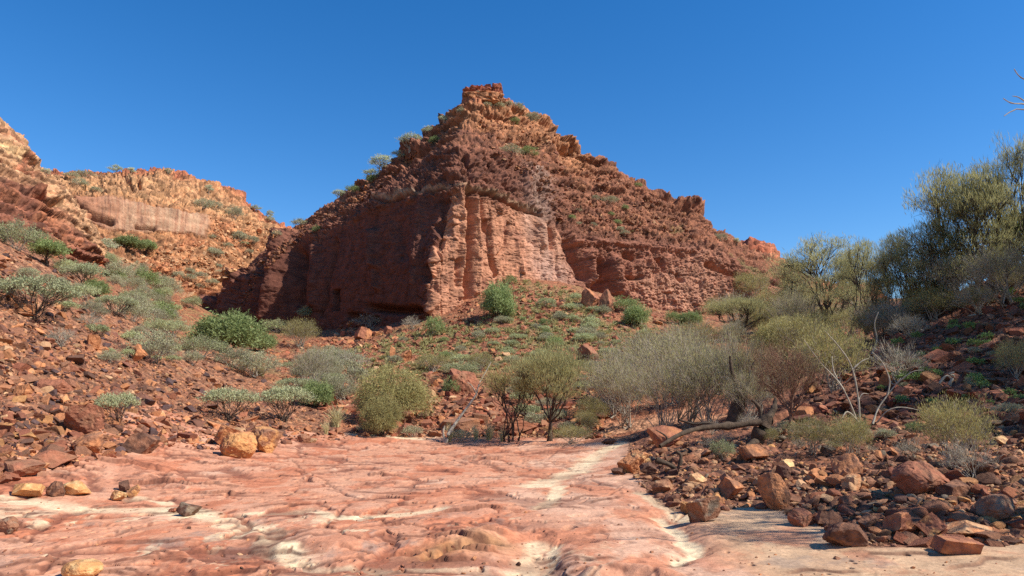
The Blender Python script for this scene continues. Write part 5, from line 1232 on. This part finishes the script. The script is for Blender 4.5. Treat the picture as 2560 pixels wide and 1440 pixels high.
PL = [
 # --- scree slope and side valley, left of the butte
 ('umbrella', 92, 800, 165, 112, SH, 'large grey green shrub with twiggy purple brown heart, highest up the scree'),
 ('saltbush', 383, 908, 138, 84, SH, 'rounded grey shrub with one dark stem in the middle of the scree'),
 ('umbrella', 210, 722, 96, 66, SH, 'flat topped shrub on visible crooked stems below the red cliff corner'),
 ('greentree', 118, 668, 92, 72, TR, 'dark green bushy tree with a dead pale stem in front'),
 ('sagebush', 45, 628, 110, 76, SH, 'pale grey bush at the left edge under the dark red cliff'),
 ('broad', 236, 742, 74, 44, SH, 'bright green low bush beside the flat topped shrub'),
 ('sagebush', 170, 690, 80, 44, SH, 'grey green bush between the dark tree and the flat topped shrub'),
 ('umbrella', 290, 790, 96, 52, SH, 'olive flat topped shrub spreading at the lip of the scree'),
 ('saltbush', 335, 806, 90, 56, SH, 'grey shrub overlapping the olive flat topped one at the scree lip'),
 ('sagebush', 398, 838, 98, 44, SH, 'low smooth green mound at the lower lip of the scree'),
 ('umbrella', 572, 1052, 138, 84, SH, 'silver clustered shrub on bare dark stems above the yellow boulder'),
 ('umbrella', 712, 1056, 132, 92, SH, 'silver clustered shrub with leaning stems right of the yellow boulder'),
 ('umbrella', 290, 1064, 92, 84, SH, 'sparse silver shrub on thin dark stem low on the scree'),
 ('saltbush', 275, 910, 72, 36, SH, 'low grey green clump among scree stones left of the rounded grey shrub'),
 ('bare', 152, 866, 72, 48, SH, 'pale dried out clump on the scree below the large grey green shrub'),
 ('bare', 222, 818, 60, 36, SH, 'bleached white dead twigs lying on the scree'),
 ('saltbush', 640, 944, 112, 66, SH, 'grey shrub with pale dead branches below the large bright green bush'),
 ('sagebush', 505, 895, 110, 56, SH, 'pale topped grey mound in front of the large bright green bush'),
 ('saltbush', 580, 918, 96, 52, SH, 'dark hearted grey mound right of the pale topped one'),
 ('broad', 790, 1020, 76, 68, SH, 'round soft green bush between silver shrubs and the olive dome'),
 ('thicket', 780, 985, 106, 128, SH, 'tall twiggy grey shrub behind the round soft green bush'),
 ('bare', 760, 990, 90, 50, SH, 'silvery grey dead brush at the foot of the tall twiggy shrub'),
 ('sagebush', 272, 674, 58, 46, SH, 'round silver bush against the corner of the red cliff'),
 ('greentree', 322, 640, 78, 52, TR, 'bright green tree under the streaked cliff band of the far ridge'),
 ('greentree', 366, 642, 48, 44, TR, 'small dark green tree right of the bright green one under the far ridge'),
 ('ridgetree', 268, 636, 50, 40, TR, 'thin grey tree left of the bright green one under the far ridge'),
 ('saltbush', 343, 706, 58, 54, SH, 'stacked grey bush in the side valley below the small green trees'),
 ('saltbush', 850, 1000, 90, 66, SH, 'mottled grey shrub between the soft green bush and the olive dome'),
 ('umbrella', 740, 985, 90, 40, SH, 'yellowish flat shrub above the silver clustered ones'),
 ('tussock', 838, 1066, 74, 62, 'grass_tussock', 'pale straw grass tussock at the end of the scree above the rock floor'),
 ('tussock', 815, 1086, 34, 40, 'grass_tussock', 'small straw tussock just below the larger pale one'),
 ('tussock', 650, 940, 70, 40, 'grass_tussock', 'yellow green grass below the grey mounds on the scree'),
 ('tussock', 700, 985, 90, 34, 'grass_tussock', 'yellowish grass between the silver shrubs on the scree'),
 # --- foot of the butte
 ('broad', 562, 880, 168, 100, SH, 'large bright green leafy bush at the foot of the shaded cliff'),
 ('broad', 645, 880, 84, 56, SH, 'lower right shoulder bush of the large bright green clump'),
 ('bushy', 748, 868, 98, 74, SH, 'green topped bush left of the red rock heap below the cliff'),
 ('sagebush', 768, 800, 56, 36, SH, 'grey green bush close against the shaded cliff wall'),
 ('sagebush', 690, 832, 70, 34, SH, 'grey bush in the shadow between the bright green bush and the cliff'),
 ('bare', 925, 822, 96, 40, SH, 'thin pale brush along the foot of the shaded cliff'),
 ('bare', 1030, 824, 50, 36, SH, 'wispy pale shrub by the corner of the shaded cliff'),
 ('greencushion', 1086, 838, 50, 50, SH, 'vivid green bush just below the corner of the butte'),
 ('broad', 1246, 796, 94, 92, SH, 'round green bush high on the slope against the lit cliff'),
 ('greencushion', 1272, 712, 38, 26, SH, 'small green bush at the very foot of the lit cliff'),
 ('broad', 1590, 816, 66, 54, SH, 'leafy green bush on the slope right of the leaning red slabs'),
 ('greencushion', 1560, 780, 76, 40, SH, 'low green bush near the cliff foot right of the split slab'),
 ('broad', 1726, 814, 56, 36, SH, 'green bush at the cliff foot above the thicket'),
 ('greencushion', 1680, 808, 40, 32, SH, 'little green bush left of another at the cliff foot above the thicket'),
 # --- head of the creek
 ('olive', 982, 1048, 196, 132, SH, 'big dense olive green dome of needle leaves by the creek'),
 ('olive', 952, 1090, 104, 104, SH, 'darker olive bush in front of the big olive dome'),
 ('darkacacia', 1282, 1104, 150, 180, TR, 'dark many stemmed tree leaning apart at the head of the creek'),
 ('acacia', 1372, 1104, 236, 250, TR, 'slender open crowned green tree with a forked dark trunk'),
 ('bushy', 1478, 1062, 78, 74, SH, 'pale green rounded bush right of the slender forked tree'),
 ('bushy', 1432, 1110, 112, 48, SH, 'low spreading green bush at the foot of the slender forked tree'),
 ('greencushion', 1128, 985, 44, 44, SH, 'fresh green shrub beside the overhanging red rock'),
 ('sagebush', 1152, 945, 90, 44, SH, 'blue green low shrub above the overhanging red rock'),
 ('bushy', 1200, 930, 66, 52, SH, 'green grey shrub on the slope right of the overhanging red rock'),
 ('bushy', 1085, 930, 96, 48, SH, 'brownish green scrub on the slope above the olive dome'),
 ('bare', 880, 930, 90, 60, SH, 'straw coloured thin scrub left of the olive dome'),
 ('greycushion', 1152, 1104, 52, 32, SH, 'grey twig cushion at the base of the dry stump'),
 ('greycushion', 1032, 1092, 48, 30, SH, 'small grey shrub between the olive bush and the dry stump'),
 ('sagebush', 915, 1084, 50, 30, SH, 'small pale green bush at the foot of the darker olive bush'),
 ('tussock', 1125, 1106, 36, 60, 'grass_tussock', 'straw tussock wrapped round the foot of the dry stump'),
 ('tussock', 1222, 1100, 50, 56, 'grass_tussock', 'tall straw grass clump left of the dark many stemmed tree'),
 ('tussock', 1190, 1098, 36, 44, 'grass_tussock', 'shorter straw grass clump nearest the dry stump on its right'),
 ('tussock', 1256, 1104, 38, 44, 'grass_tussock', 'straw grass clump touching the stems of the dark tree'),
 # --- thicket right of centre
 ('thicket', 1560, 1070, 160, 190, SH, 'grey twiggy shrub with olive haze at the left end of the thicket'),
 ('thicket', 1655, 1085, 170, 200, SH, 'leaning grey shrub of many pale stems in front of the thicket'),
 ('thicket', 1690, 1010, 230, 196, SH, 'tall olive tinged shrub crowning the middle of the thicket'),
 ('thicket', 1590, 1000, 190, 150, SH, 'olive yellow shrub at the back left of the thicket'),
 ('thicket', 1775, 1072, 170, 210, SH, 'dense grey brown shrub around the thick dark trunk'),
 ('thicket', 1800, 985, 190, 130, SH, 'olive shrub behind the thick dark trunk'),
 ('thicket', 1880, 1062, 130, 150, SH, 'dark stemmed shrub growing behind the fallen log root'),
 ('twiggy', 1975, 1082, 180, 240, TR, 'brown twiggy tree with a flaking reddish trunk'),
 ('acacia', 1850, 855, 168, 118, TR, 'dark stemmed spreading tree against the base of the lit cliff'),
 ('olive', 1960, 900, 150, 110, SH, 'olive crown between the spreading tree and the hillside trees'),
 ('bushy', 2090, 985, 190, 180, TR, 'full olive green tree behind the pale dead stems'),
 ('bushy', 1740, 880, 120, 80, SH, 'olive bush rising behind the thicket towards the cliff'),
 ('bare', 1920, 985, 110, 110, SH, 'bare grey brush between the thicket and the brown twiggy tree'),
 ('bushy', 2030, 1136, 120, 96, SH, 'low green shrub on the stony bank, left of two'),
 ('bushy', 2130, 1146, 120, 112, SH, 'low grey green shrub on the stony bank, right of two'),
 ('bushy', 2395, 1158, 196, 168, SH, 'wide olive shrub on slanting stems at the hillside foot'),
 ('bare', 2430, 1204, 130, 110, SH, 'pale grey twiggy shrub in front of the wide olive one'),
 ('sagebush', 1808, 1152, 62, 54, SH, 'small grey green shrub among the bank stones below the log'),
 ('bushy', 1925, 1112, 52, 44, SH, 'little olive shrub by the fallen log root'),
 ('bare', 2280, 1150, 80, 60, SH, 'dead grey twig clump left of the wide olive shrub'),
 ('greencushion', 2288, 1082, 46, 28, SH, 'fresh green plant on dark stones left of the wide olive shrub'),
 ('bare', 2250, 960, 150, 110, SH, 'thin dead brush on the dark hillside right of the pale dead stems'),
 ('bushy', 2545, 950, 90, 104, SH, 'yellow green bush at the right edge on the dark hillside'),
 ('greycushion', 2520, 1040, 72, 34, SH, 'grey cushion shrub low at the right edge of the hillside'),
 ('thicket', 1530, 1040, 170, 170, SH, 'grey stemmed shrub reaching left over the straw coloured ground'),
 ('thicket', 1620, 960, 170, 150, SH, 'golden olive shrub highest at the back of the thicket'),
 ('thicket', 1730, 1060, 190, 230, SH, 'pale stemmed shrub filling the heart of the thicket'),
 ('thicket', 1840, 1050, 160, 230, SH, 'brown grey shrub between the thick dark trunk and the twiggy tree'),
 ('thicket', 1700, 930, 190, 130, SH, 'yellowish shrub behind the thicket on the lower slope'),
 ('twiggy', 1905, 1040, 150, 200, TR, 'grey brown twiggy tree just left of the one with the reddish trunk'),
 ('bushy', 2010, 900, 160, 120, SH, 'dense olive crown behind the brown twiggy tree'),
 # --- tall trees on the hillside
 ('feather', 2120, 838, 170, 210, TR, 'feathery tree filling the gap between the two at the left end'),
 ('feather', 2215, 835, 110, 190, TR, 'short feathery tree by the notch of sky in the hillside crest'),
 ('feather', 2320, 800, 200, 250, TR, 'wide feathery tree below the largest one'),
 ('feather', 2450, 748, 220, 330, TR, 'feathery tree between the largest and the tallest'),
 ('thicket', 2380, 775, 170, 160, SH, 'brush of fine grey stems under the largest feathery tree'),
 ('feather', 2070, 825, 220, 246, TR, 'tall feathery tree with a straight dark stem, left end of the skyline trees'),
 ('feather', 2165, 838, 150, 250, TR, 'feathery tree leaning right behind the left end one'),
 ('feather', 1985, 810, 150, 170, TR, 'pale feathery tree hanging over the end of the butte'),
 ('feather', 2262, 816, 150, 246, TR, 'narrow feathery tree in the middle of the skyline'),
 ('feather', 2335, 795, 130, 190, TR, 'slight feathery tree in the shade right of the narrow one'),
 ('feather', 2395, 760, 240, 360, TR, 'largest feathery tree reaching far out to the left over the hillside'),
 ('feather', 2490, 735, 190, 350, TR, 'feathery tree rising behind the largest one'),
 ('feather', 2580, 700, 200, 380, TR, 'tallest feathery tree cut by the right edge of the view'),
 ('leafy', 2548, 690, 120, 170, TR, 'dark glossy leafy tree between feathery ones at the right edge'),
 ('thicket', 2510, 765, 160, 170, SH, 'brown brush of slanting reddish branches at the right edge'),
 ('bushy', 2340, 800, 130, 80, SH, 'scrubby bush at the foot of the largest feathery tree'),
 ('bare', 2230, 840, 120, 90, SH, 'dry brush on the shoulder of the hillside under the skyline trees'),
 ('bushy', 2200, 850, 90, 80, SH, 'olive scrub at the lower end of the hillside crest')]
RIDGE_PL = [
 ('ridgetree', 952, 432, 66, 46, TR, 'pale umbrella shaped tree on the left rim of the butte'), ('ridgetree', 930, 455, 50, 34, TR, 'twiggy tree just below the umbrella shaped one on the rim'),
 ('ridgetree', 1026, 382, 60, 52, TR, 'tallest pale tree on the left rim of the butte'), ('ridgetree', 1076, 342, 40, 28, TR, 'small pale tree on the rim close below the summit'),
 ('ridgetree', 996, 402, 36, 26, TR, 'low pale tree left of the tallest rim tree'), ('ridgetree', 1110, 312, 30, 24, TR, 'blue grey little tree at the shoulder of the summit'),
 ('greencushion', 1088, 360, 34, 20, SH, 'green bush on the rim below the summit shoulder'), ('greencushion', 932, 460, 40, 24, SH, 'green bush at the foot of the umbrella shaped rim tree'),
 ('greencushion', 882, 482, 38, 20, SH, 'green clump lower on the left rim'), ('ridgetree', 846, 494, 34, 24, TR, 'small round tree low on the left rim'),
 ('greencushion', 794, 582, 30, 20, SH, 'green shrub at the low end of the rim'), ('greycushion', 748, 566, 40, 20, SH, 'grey shrub where the butte meets the far ridge'),
 ('greycushion', 1292, 278, 34, 22, SH, 'grey shrub right of the summit block'), ('greycushion', 1272, 266, 20, 16, SH, 'twiggy grey shrub close under the summit block'),
 ('greycushion', 1330, 306, 44, 26, SH, 'dark grey shrub on the right shoulder below the summit'), ('greencushion', 1286, 310, 28, 18, SH, 'green shrub under the right shoulder of the summit'),
 ('greencushion', 1322, 390, 52, 24, SH, 'bright green bush below the tan overhang of the butte'), ('greycushion', 1275, 385, 60, 22, SH, 'grey scrub left of the bright green bush below the overhang'),
 ('greycushion', 1219, 270, 22, 16, SH, 'left one of two round shrubs below the summit block'), ('greycushion', 1250, 272, 30, 15, SH, 'right one of two round shrubs below the summit block'),
 ('ridgetree', 1198, 221, 26, 18, TR, 'silvery tuft tree on top of the summit block'), ('greycushion', 1152, 285, 22, 18, SH, 'dark shrub on the left flank of the summit'),
 ('greencushion', 1596, 468, 22, 12, SH, 'lone green shrub on the right skyline of the butte'), ('greycushion', 1802, 604, 36, 22, SH, 'dark shrub at the low right end of the butte crest'),
 ('ridgetree', 1842, 612, 24, 18, TR, 'small tree on the crest where the far ridge appears'), ('greycushion', 1524, 508, 40, 18, SH, 'grey shrub on the high right slope of the butte'),
 ('ridgetree', 288, 438, 34, 28, TR, 'twiggy flat tree standing on the far ridge crest'), ('ridgetree', 328, 436, 28, 18, TR, 'rounder tree just right of the twiggy one on the far crest'),
 ('ridgetree', 420, 438, 26, 18, TR, 'pale tree alone on the far crest before it drops'), ('greycushion', 215, 446, 50, 20, SH, 'broad grey shrub at the left end of the far crest'),
 ('greycushion', 178, 446, 40, 16, SH, 'low grey shrub left of the broad one on the far crest'), ('ridgetree', 114, 440, 26, 20, TR, 'small tree in the notch beside the tan cliff top'),
 ('greycushion', 198, 466, 36, 22, SH, 'grey shrub on the slope under the left end of the far crest'), ('greycushion', 240, 482, 30, 16, SH, 'dark shrub above the streaked cliff band'),
 ('ridgetree', 522, 486, 26, 26, TR, 'dark tree on the falling crest of the far ridge'), ('saltbush', 584, 548, 46, 36, SH, 'largest dark bush on the face of the far ridge'),
 ('ridgetree', 640, 532, 26, 20, TR, 'upper of two small trees near the low end of the far crest'), ('ridgetree', 674, 548, 24, 24, TR, 'lower of two small trees near the low end of the far crest'),
 ('greycushion', 672, 556, 26, 18, SH, 'grey shrub below the two small trees on the far crest'), ('greycushion', 508, 520, 44, 26, SH, 'left grey shrub of a pair on the upper face of the far ridge'),
 ('greycushion', 536, 526, 40, 26, SH, 'right grey shrub of a pair on the upper face of the far ridge'), ('greycushion', 692, 592, 26, 16, SH, 'shrub where the far ridge dips behind the butte')]

for kind, px, py, w_, h_, nm, lab in PL + RIDGE_PL:
    cat = {'shrub': 'shrub', 'tree': 'tree'}.get(nm, 'grass tussock')
    small = (kind, px, py, w_, h_, nm, lab) in RIDGE_PL
    at = None; D = None
    p, n, Dh = hit(px, py)
    if p is None:                        # base falls above the crest: step down until rock is met
        for k in range(1, 40):
            p, n, Dh = hit(px, py + k)
            if p is not None: break
    if p is None: continue
    put(kind, px, py, w_, h_, nm, lab, cat, single=(max(w_, h_) < 60), at=p, D=Dh)

# --- small shrubs, too alike to tell apart
SC = [([(830, 900), (900, 850), (1080, 830), (1240, 810), (1400, 730), (1560, 790), (1680, 830), (1600, 900), (1500, 960), (1300, 930), (1100, 900), (900, 930)], 78, (16, 50), [('cushion', .5), ('greycushion', .4), ('greencushion', .1)], 'low cushion shrub dotted on the slope below the butte'),
      ([(500, 560), (650, 590), (600, 690), (480, 730), (420, 690), (520, 640)], 20, (18, 40), [('greycushion', .8), ('cushion', .2)], 'small grey shrub on the face of the far ridge'),
      ([(250, 690), (330, 690), (480, 770), (500, 810), (440, 850), (330, 780)], 26, (34, 76), [('saltbush', .5), ('sagebush', .4), ('greencushion', .1)], 'rounded grey green shrub crowding the side valley'),
      ([(660, 900), (850, 880), (900, 960), (860, 1040), (760, 960)], 26, (34, 80), [('saltbush', .4), ('sagebush', .3), ('greycushion', .3)], 'grey green shrub massed between scree and creek head'),
      ([(60, 660), (230, 740), (420, 850), (560, 960), (300, 900), (60, 760)], 26, (24, 60), [('saltbush', .5), ('cushion', .5)], 'small silvery shrub among the scree stones'),
      ([(1400, 560), (1500, 480), (1640, 560), (1560, 600)], 11, (14, 26), [('greycushion', .6), ('greencushion', .4)], 'tiny shrub on the high right slope of the butte'),
      ([(1240, 960), (1500, 960), (1560, 1060), (1500, 1090), (1300, 1080)], 20, (34, 70), [('greycushion', .4), ('cushion', .3), ('bushy', .3)], 'low scrub behind the trees at the creek head'),
      ([(2200, 880), (2560, 720), (2620, 1000), (2200, 1040)], 48, (16, 36), [('herb', .8), ('greycushion', .2)], 'fresh green plant among dark hillside stones'),
      ([(1560, 1060), (1900, 1060), (2250, 1090), (2200, 1150), (1700, 1130)], 16, (30, 60), [('greycushion', .5), ('bare', .5)], 'dry grey twig clump on the stony bank'),
      ([(1780, 790), (1960, 730), (2200, 770), (2200, 870), (2000, 910), (1800, 880)], 30, (50, 120), [('bushy', .4), ('bare', .4), ('thicket', .2)], 'olive scrub filling the ground between the cliff and the tall trees'),
      ([(2150, 850), (2560, 640), (2560, 760), (2250, 880)], 24, (60, 130), [('bare', .6), ('bushy', .4)], 'dry scrub under the skyline trees on the hillside')]
for poly, n, (a_, b_), mix, lab in SC:
    for px, py in sample(poly, n):
        kind = rp.choice([m[0] for m in mix], p=[m[1] for m in mix])
        w_ = rp.uniform(a_, b_); asp = KIND[kind][0][4] / KIND[kind][0][3]
        nm, ct_ = {'herb': ('herb_plant', 'plant'), 'cushion': ('cushion_shrub', 'cushion shrub'), 'greycushion': ('cushion_shrub', 'cushion shrub'), 'bare': ('dry_scrub', 'dry scrub'), 'thicket': ('dry_scrub', 'dry scrub')}.get(kind, ('shrub', 'shrub'))
        put(kind, px, py, w_, w_ * asp * rp.uniform(.8, 1.15), nm, lab, ct_, group=lab.replace('shrub', 'shrubs').replace('plant', 'plants').replace('clump', 'clumps'), single=True)

# --- loose grass over the slope below the butte
gp = sample([(860, 880), (1060, 820), (1240, 790), (1310, 700), (1420, 720), (1500, 790), (1660, 830), (1560, 920), (1100, 930), (900, 960)], 1700)
VV, FF, CC_, o_ = [], [], [], 0
rg = np.random.default_rng(8)
gv, gf, gc = grass_proto(63, 26, .30, .05, .7)
for px, py in gp:
    p, n, D = hit(px, py)
    if p is None: continue
    th = rg.uniform(0, 6.28); R = euler_m(np.array(0.), np.array(0.), np.array(th))
    VV.append(gv @ R.T * rg.uniform(.6, 1.5) + np.array(p)); FF.append(gf + o_); o_ += len(gv); CC_.append(np.clip(gc * .6 + rg.uniform(0, .4), 0, 1))
LM['grass'] = leaf_mat('leaf_grass', tuple(lin(134, 128, 70)), tuple(lin(184, 166, 106)), .3)
tag(link('grass', mesh_np('grass', np.concatenate(VV), np.concatenate(FF), LM['grass'], np.repeat(np.concatenate(CC_)[:, None], 3, 1), smooth=False)), 'thin yellow green grass over the slope below the butte', None, kind='stuff')

# ------------------------------------------------------------------ dead wood
def limb(name, parent, pts, r0, r1, mat, s=8, n=14, seed=1, label=None):
    """a tapering crooked limb through world points"""
    P_ = np.array(pts, float); r = np.random.default_rng(seed)
    t = np.linspace(0, len(P_) - 1, n); i = np.clip(t.astype(int), 0, len(P_) - 2); f = (t - i)[:, None]
    pm, p0, p1, pp = P_[np.maximum(i - 1, 0)], P_[i], P_[i + 1], P_[np.minimum(i + 2, len(P_) - 1)]
    q = .5 * ((2 * p0) + (-pm + p1) * f + (2 * pm - 5 * p0 + 4 * p1 - pp) * f ** 2 + (-pm + 3 * p0 - 3 * p1 + pp) * f ** 3)
    rad = np.interp(np.linspace(0, 1, n), [0, 1], [r0, r1]) * (1 + r.normal(0, .13, n))
    v, fc = tubes(q[None], rad[None], s)
    v = v + unit(r.normal(size=v.shape)) * (rad.mean() * .06)
    k = len(v); v = np.r_[v, [q[0], q[-1]]]
    mesh = (v, fc)
    return mesh

def wood(name, label, cat, mat, limbs, parts=None):
    """limbs: list of (part name, [limb meshes])"""
    o = bpy.data.objects.new(name, None); COL.objects.link(o); o.empty_display_size = .2
    base = Vector(limbs[0][2])
    o.location = base
    for part, ms, _ in limbs:
        VV, FF, k = [], [], 0
        for v, f in ms: VV.append(v - np.array(base)); FF.append(f + k); k += len(v)
        link(part, mesh_np(part, np.concatenate(VV), np.concatenate(FF), BK[mat], None), o)
    tag(o, label, cat)
    return o

def at(px, py, D): return tuple(W(px, py, D))
# fallen log with its root stump
p, n, D = hit(1915, 1108); DL = p.y
m = [limb('', None, [at(1925, 1050, DL), at(1895, 1056, DL - .1), at(1830, 1064, DL - .2), at(1755, 1070, DL - .5), at(1700, 1086, DL - .9), at(1650, 1116, DL - 1.2)], .105, .04, None, n=22, seed=3)]
br = [limb('', None, [at(1800, 1068, DL - .3), at(1770, 1058, DL - .2), at(1735, 1060, DL - .1), at(1700, 1050, DL)], .05, .02, None, seed=4), limb('', None, [at(1668, 1104, DL - 1), at(1664, 1090, DL - 1), at(1640, 1075, DL - .9)], .03, .012, None, seed=5)]
st = [limb('', None, [at(1885, 1120, DL + .1), at(1900, 1080, DL), at(1918, 1040, DL)], .2, .15, None, n=10, seed=6), limb('', None, [at(1918, 1050, DL), at(1935, 1020, DL + .1), at(1938, 996, DL + .2)], .12, .03, None, seed=7),
      limb('', None, [at(1905, 1055, DL), at(1898, 1020, DL), at(1880, 1000, DL)], .09, .02, None, seed=8), limb('', None, [at(1900, 1100, DL), at(1870, 1118, DL - .3), at(1845, 1140, DL - .4)], .12, .04, None, seed=9)]
wood('fallen_log', 'long grey fallen log arching over stones from its upturned root', 'log', 'log', [('log', m, m[0][0][0]), ('branch', br, None), ('root', st, None)])
# driftwood on the bank
p, n, D = hit(1690, 1175); Db = p.y
m = [limb('', None, [at(1640, 1150, Db), at(1670, 1160, Db), at(1700, 1175, Db), at(1735, 1170, Db - .1)], .06, .025, None, seed=11), limb('', None, [at(1698, 1172, Db), at(1702, 1140, Db), at(1690, 1128, Db)], .045, .03, None, seed=12)]
wood('driftwood', 'twisted grey driftwood lying on the bank below the fallen log', 'driftwood', 'log', [('branch', m, m[0][0][0])])
# thick dark trunk in the thicket
p, n, D = hit(1838, 1072); Dk = p.y
m = [limb('', None, [at(1828, 1078, Dk), at(1836, 1040, Dk), at(1850, 1000, Dk), at(1846, 960, Dk)], .24, .17, None, n=12, seed=13)]
b_ = [limb('', None, [at(1846, 970, Dk), at(1830, 930, Dk), at(1825, 890, Dk)], .1, .03, None, seed=14), limb('', None, [at(1850, 990, Dk), at(1872, 950, Dk), at(1885, 905, Dk)], .1, .03, None, seed=15)]
wood('dead_tree', 'thick dark weathered trunk standing inside the twiggy thicket', 'tree', 'log', [('trunk', m, m[0][0][0]), ('branch', b_, None)])
# dry stump with a pale leaning branch at the head of the creek
p, n, D = hit(1118, 1108); Ds = p.y
m = [limb('', None, [at(1112, 1112, Ds), at(1122, 1085, Ds), at(1145, 1050, Ds + .2), at(1178, 1005, Ds + .4), at(1192, 985, Ds + .5)], .085, .04, None, n=14, seed=16), limb('', None, [at(1112, 1110, Ds), at(1108, 1080, Ds), at(1112, 1064, Ds)], .07, .03, None, seed=17)]
b_ = [limb('', None, [at(1190, 990, Ds + .5), at(1198, 960, Ds + .6), at(1214, 930, Ds + .7), at(1228, 905, Ds + .8)], .035, .012, None, seed=18), limb('', None, [at(1192, 986, Ds + .5), at(1180, 965, Ds + .5), at(1168, 955, Ds + .5)], .03, .01, None, seed=19),
      limb('', None, [at(1196, 968, Ds + .6), at(1208, 955, Ds + .5), at(1212, 940, Ds + .4)], .02, .008, None, seed=20)]
wood('dead_tree', 'dry leaning dead tree with pale forked top at the head of the creek', 'tree', 'pale', [('trunk', m, m[0][0][0]), ('branch', b_, None)])
# white dead stems in front of the hillside
p, n, D = hit(2150, 1072); Dw = p.y
A0 = at(2150, 1075, Dw)
m = [limb('', None, [at(2148, 1075, Dw), at(2130, 1020, Dw), at(2100, 960, Dw), at(2050, 905, Dw), at(2010, 850, Dw)], .030, .007, None, n=18, seed=21),
     limb('', None, [at(2150, 1070, Dw), at(2146, 1000, Dw), at(2130, 920, Dw), at(2100, 870, Dw), at(2060, 825, Dw)], .030, .007, None, n=18, seed=22),
     limb('', None, [at(2182, 1060, Dw - .1), at(2196, 1020, Dw), at(2225, 980, Dw), at(2252, 945, Dw)], .030, .007, None, n=14, seed=23),
     limb('', None, [at(2192, 1058, Dw), at(2215, 1030, Dw - .2), at(2250, 1018, Dw - .3), at(2300, 1026, Dw - .3)], .022, .007, None, n=14, seed=24)]
b_ = [limb('', None, [at(2110, 975, Dw), at(2085, 930, Dw + .2), at(2080, 890, Dw + .3)], .022, .008, None, seed=25), limb('', None, [at(2130, 925, Dw), at(2152, 905, Dw), at(2172, 896, Dw)], .02, .007, None, seed=26),
      limb('', None, [at(2146, 1000, Dw), at(2156, 985, Dw), at(2172, 985, Dw)], .018, .007, None, seed=27), limb('', None, [at(2218, 990, Dw), at(2224, 950, Dw), at(2205, 905, Dw), at(2180, 880, Dw)], .022, .008, None, seed=28),
      limb('', None, [at(2240, 960, Dw), at(2280, 930, Dw - .2), at(2310, 925, Dw - .3)], .018, .006, None, seed=29), limb('', None, [at(2150, 1060, Dw), at(2120, 1030, Dw - .3), at(2105, 1045, Dw - .4)], .03, .01, None, seed=30)]
wood('dead_tree', 'pale dead tree of several curving stems before the dark hillside', 'tree', 'white', [('trunk', m, A0), ('branch', b_, None)])
# bleached branches lying on the dark hillside
for k, (pts, lab) in enumerate([([(2340, 970), (2365, 940), (2380, 952), (2372, 975)], 'curled white dead branch lying on the dark hillside'), ([(2372, 962), (2384, 940), (2372, 936), (2386, 930)], 'short forked white stick upright on the dark hillside'),
                                ([(2180, 885), (2192, 850), (2186, 810), (2196, 780)], 'bleached crooked stem rising from the crest of the hillside'), ([(2300, 825), (2332, 835), (2340, 870)], 'thin pale bent branch on the upper dark hillside'),
                                ([(2420, 790), (2470, 786), (2530, 800)], 'long pale branch fallen across the upper dark hillside')]):
    p, n, D = hit(pts[0][0], pts[0][1] + 8)
    if p is None: continue
    ms = [limb('', None, [at(a, b, p.y - .05 * j) for j, (a, b) in enumerate(pts)], .04, .015, None, seed=40 + k)]
    wood('dead_branch', lab, 'branch', 'white', [('branch', ms, ms[0][0][0])])
# tree beside the camera: its bare twig ends reach into the upper right corner and its shade falls on the rock
make('sparsetree', 'mulga', 'grey', (71,), blobs=[(0, 0, 5.4, 1.2, .7), (.9, .2, 5.0, .8, .5), (-.5, -.3, 5.9, .6, .4)], K=110, trunk=.3, limbs=9, leaf=(.20, .022), per=15, cr=.18, mode='up', stems=2, sspread=.12, r0=.09, shell=.4, lump=.5, zmin=-.4, twigs=2, twl=.4, tww=.010)
b0 = ground(9.4, 7.9)
ov = bpy.data.objects.new('bankside_tree', None); COL.objects.link(ov); ov.location = b0
tk = link('trunk', KIND['sparsetree'][0][0], ov); link('crown', KIND['sparsetree'][0][1], ov)
ov.rotation_euler = (0, 0, 1.1)
tag(ov, 'thin tree whose bare twig ends reach in at the upper right corner', 'tree')
ms = [limb('', None, [(9.35, 7.9, b0.z + 3.2), (8.6, 8.0, b0.z + 4.6), at(2900, 330, 8.0), at(2700, 300, 7.9), at(2600, 284, 7.8), at(2545, 272, 7.75), at(2510, 290, 7.7)], .02, .004, None, seed=60), limb('', None, [at(2620, 288, 7.8), at(2570, 262, 7.8), at(2530, 258, 7.7), at(2508, 246, 7.7)], .012, .004, None, seed=61),
      limb('', None, [at(2700, 300, 7.9), at(2620, 220, 7.8), at(2556, 196, 7.8), at(2535, 172, 7.8)], .014, .004, None, seed=62), limb('', None, [at(2575, 264, 7.8), at(2548, 244, 7.8), at(2530, 240, 7.8)], .008, .003, None, seed=63)]
VV, FF, k = [], [], 0
for v, f in ms: VV.append(v); FF.append(f + k); k += len(v)
br_ = link('branch', mesh_np('branch', np.concatenate(VV) - np.array(b0), np.concatenate(FF), BK['grey'], None), ov)
br_.rotation_euler = (0, 0, -1.1)
# unseen trees added beyond the right edge to shade the hillside
for x, y, s_ in ((19, 17, 1.1), (22.5, 20, 1.1), (17.0, 13.8, .9), (25, 18, 1.1), (20.5, 19.5, .9), (24.5, 24, 1.1), (22.6, 25.2, 1.0)):
    g0 = ground(x, y)
    o = bpy.data.objects.new('added_shade_tree', None); COL.objects.link(o); o.location = g0
    pr_ = KIND['feather'][int(x) % 3]
    link('trunk', pr_[0], o); link('crown', pr_[1], o)
    o.scale = (s_ * 1.2, s_ * 1.2, s_ * .95); o.rotation_euler = (0, 0, x * 3.1)
    tag(o, 'unseen feathery tree added past the right edge to shade the hillside stones', 'tree', 'unseen shade trees added up the hillside')
print('objects', len(bpy.data.objects))
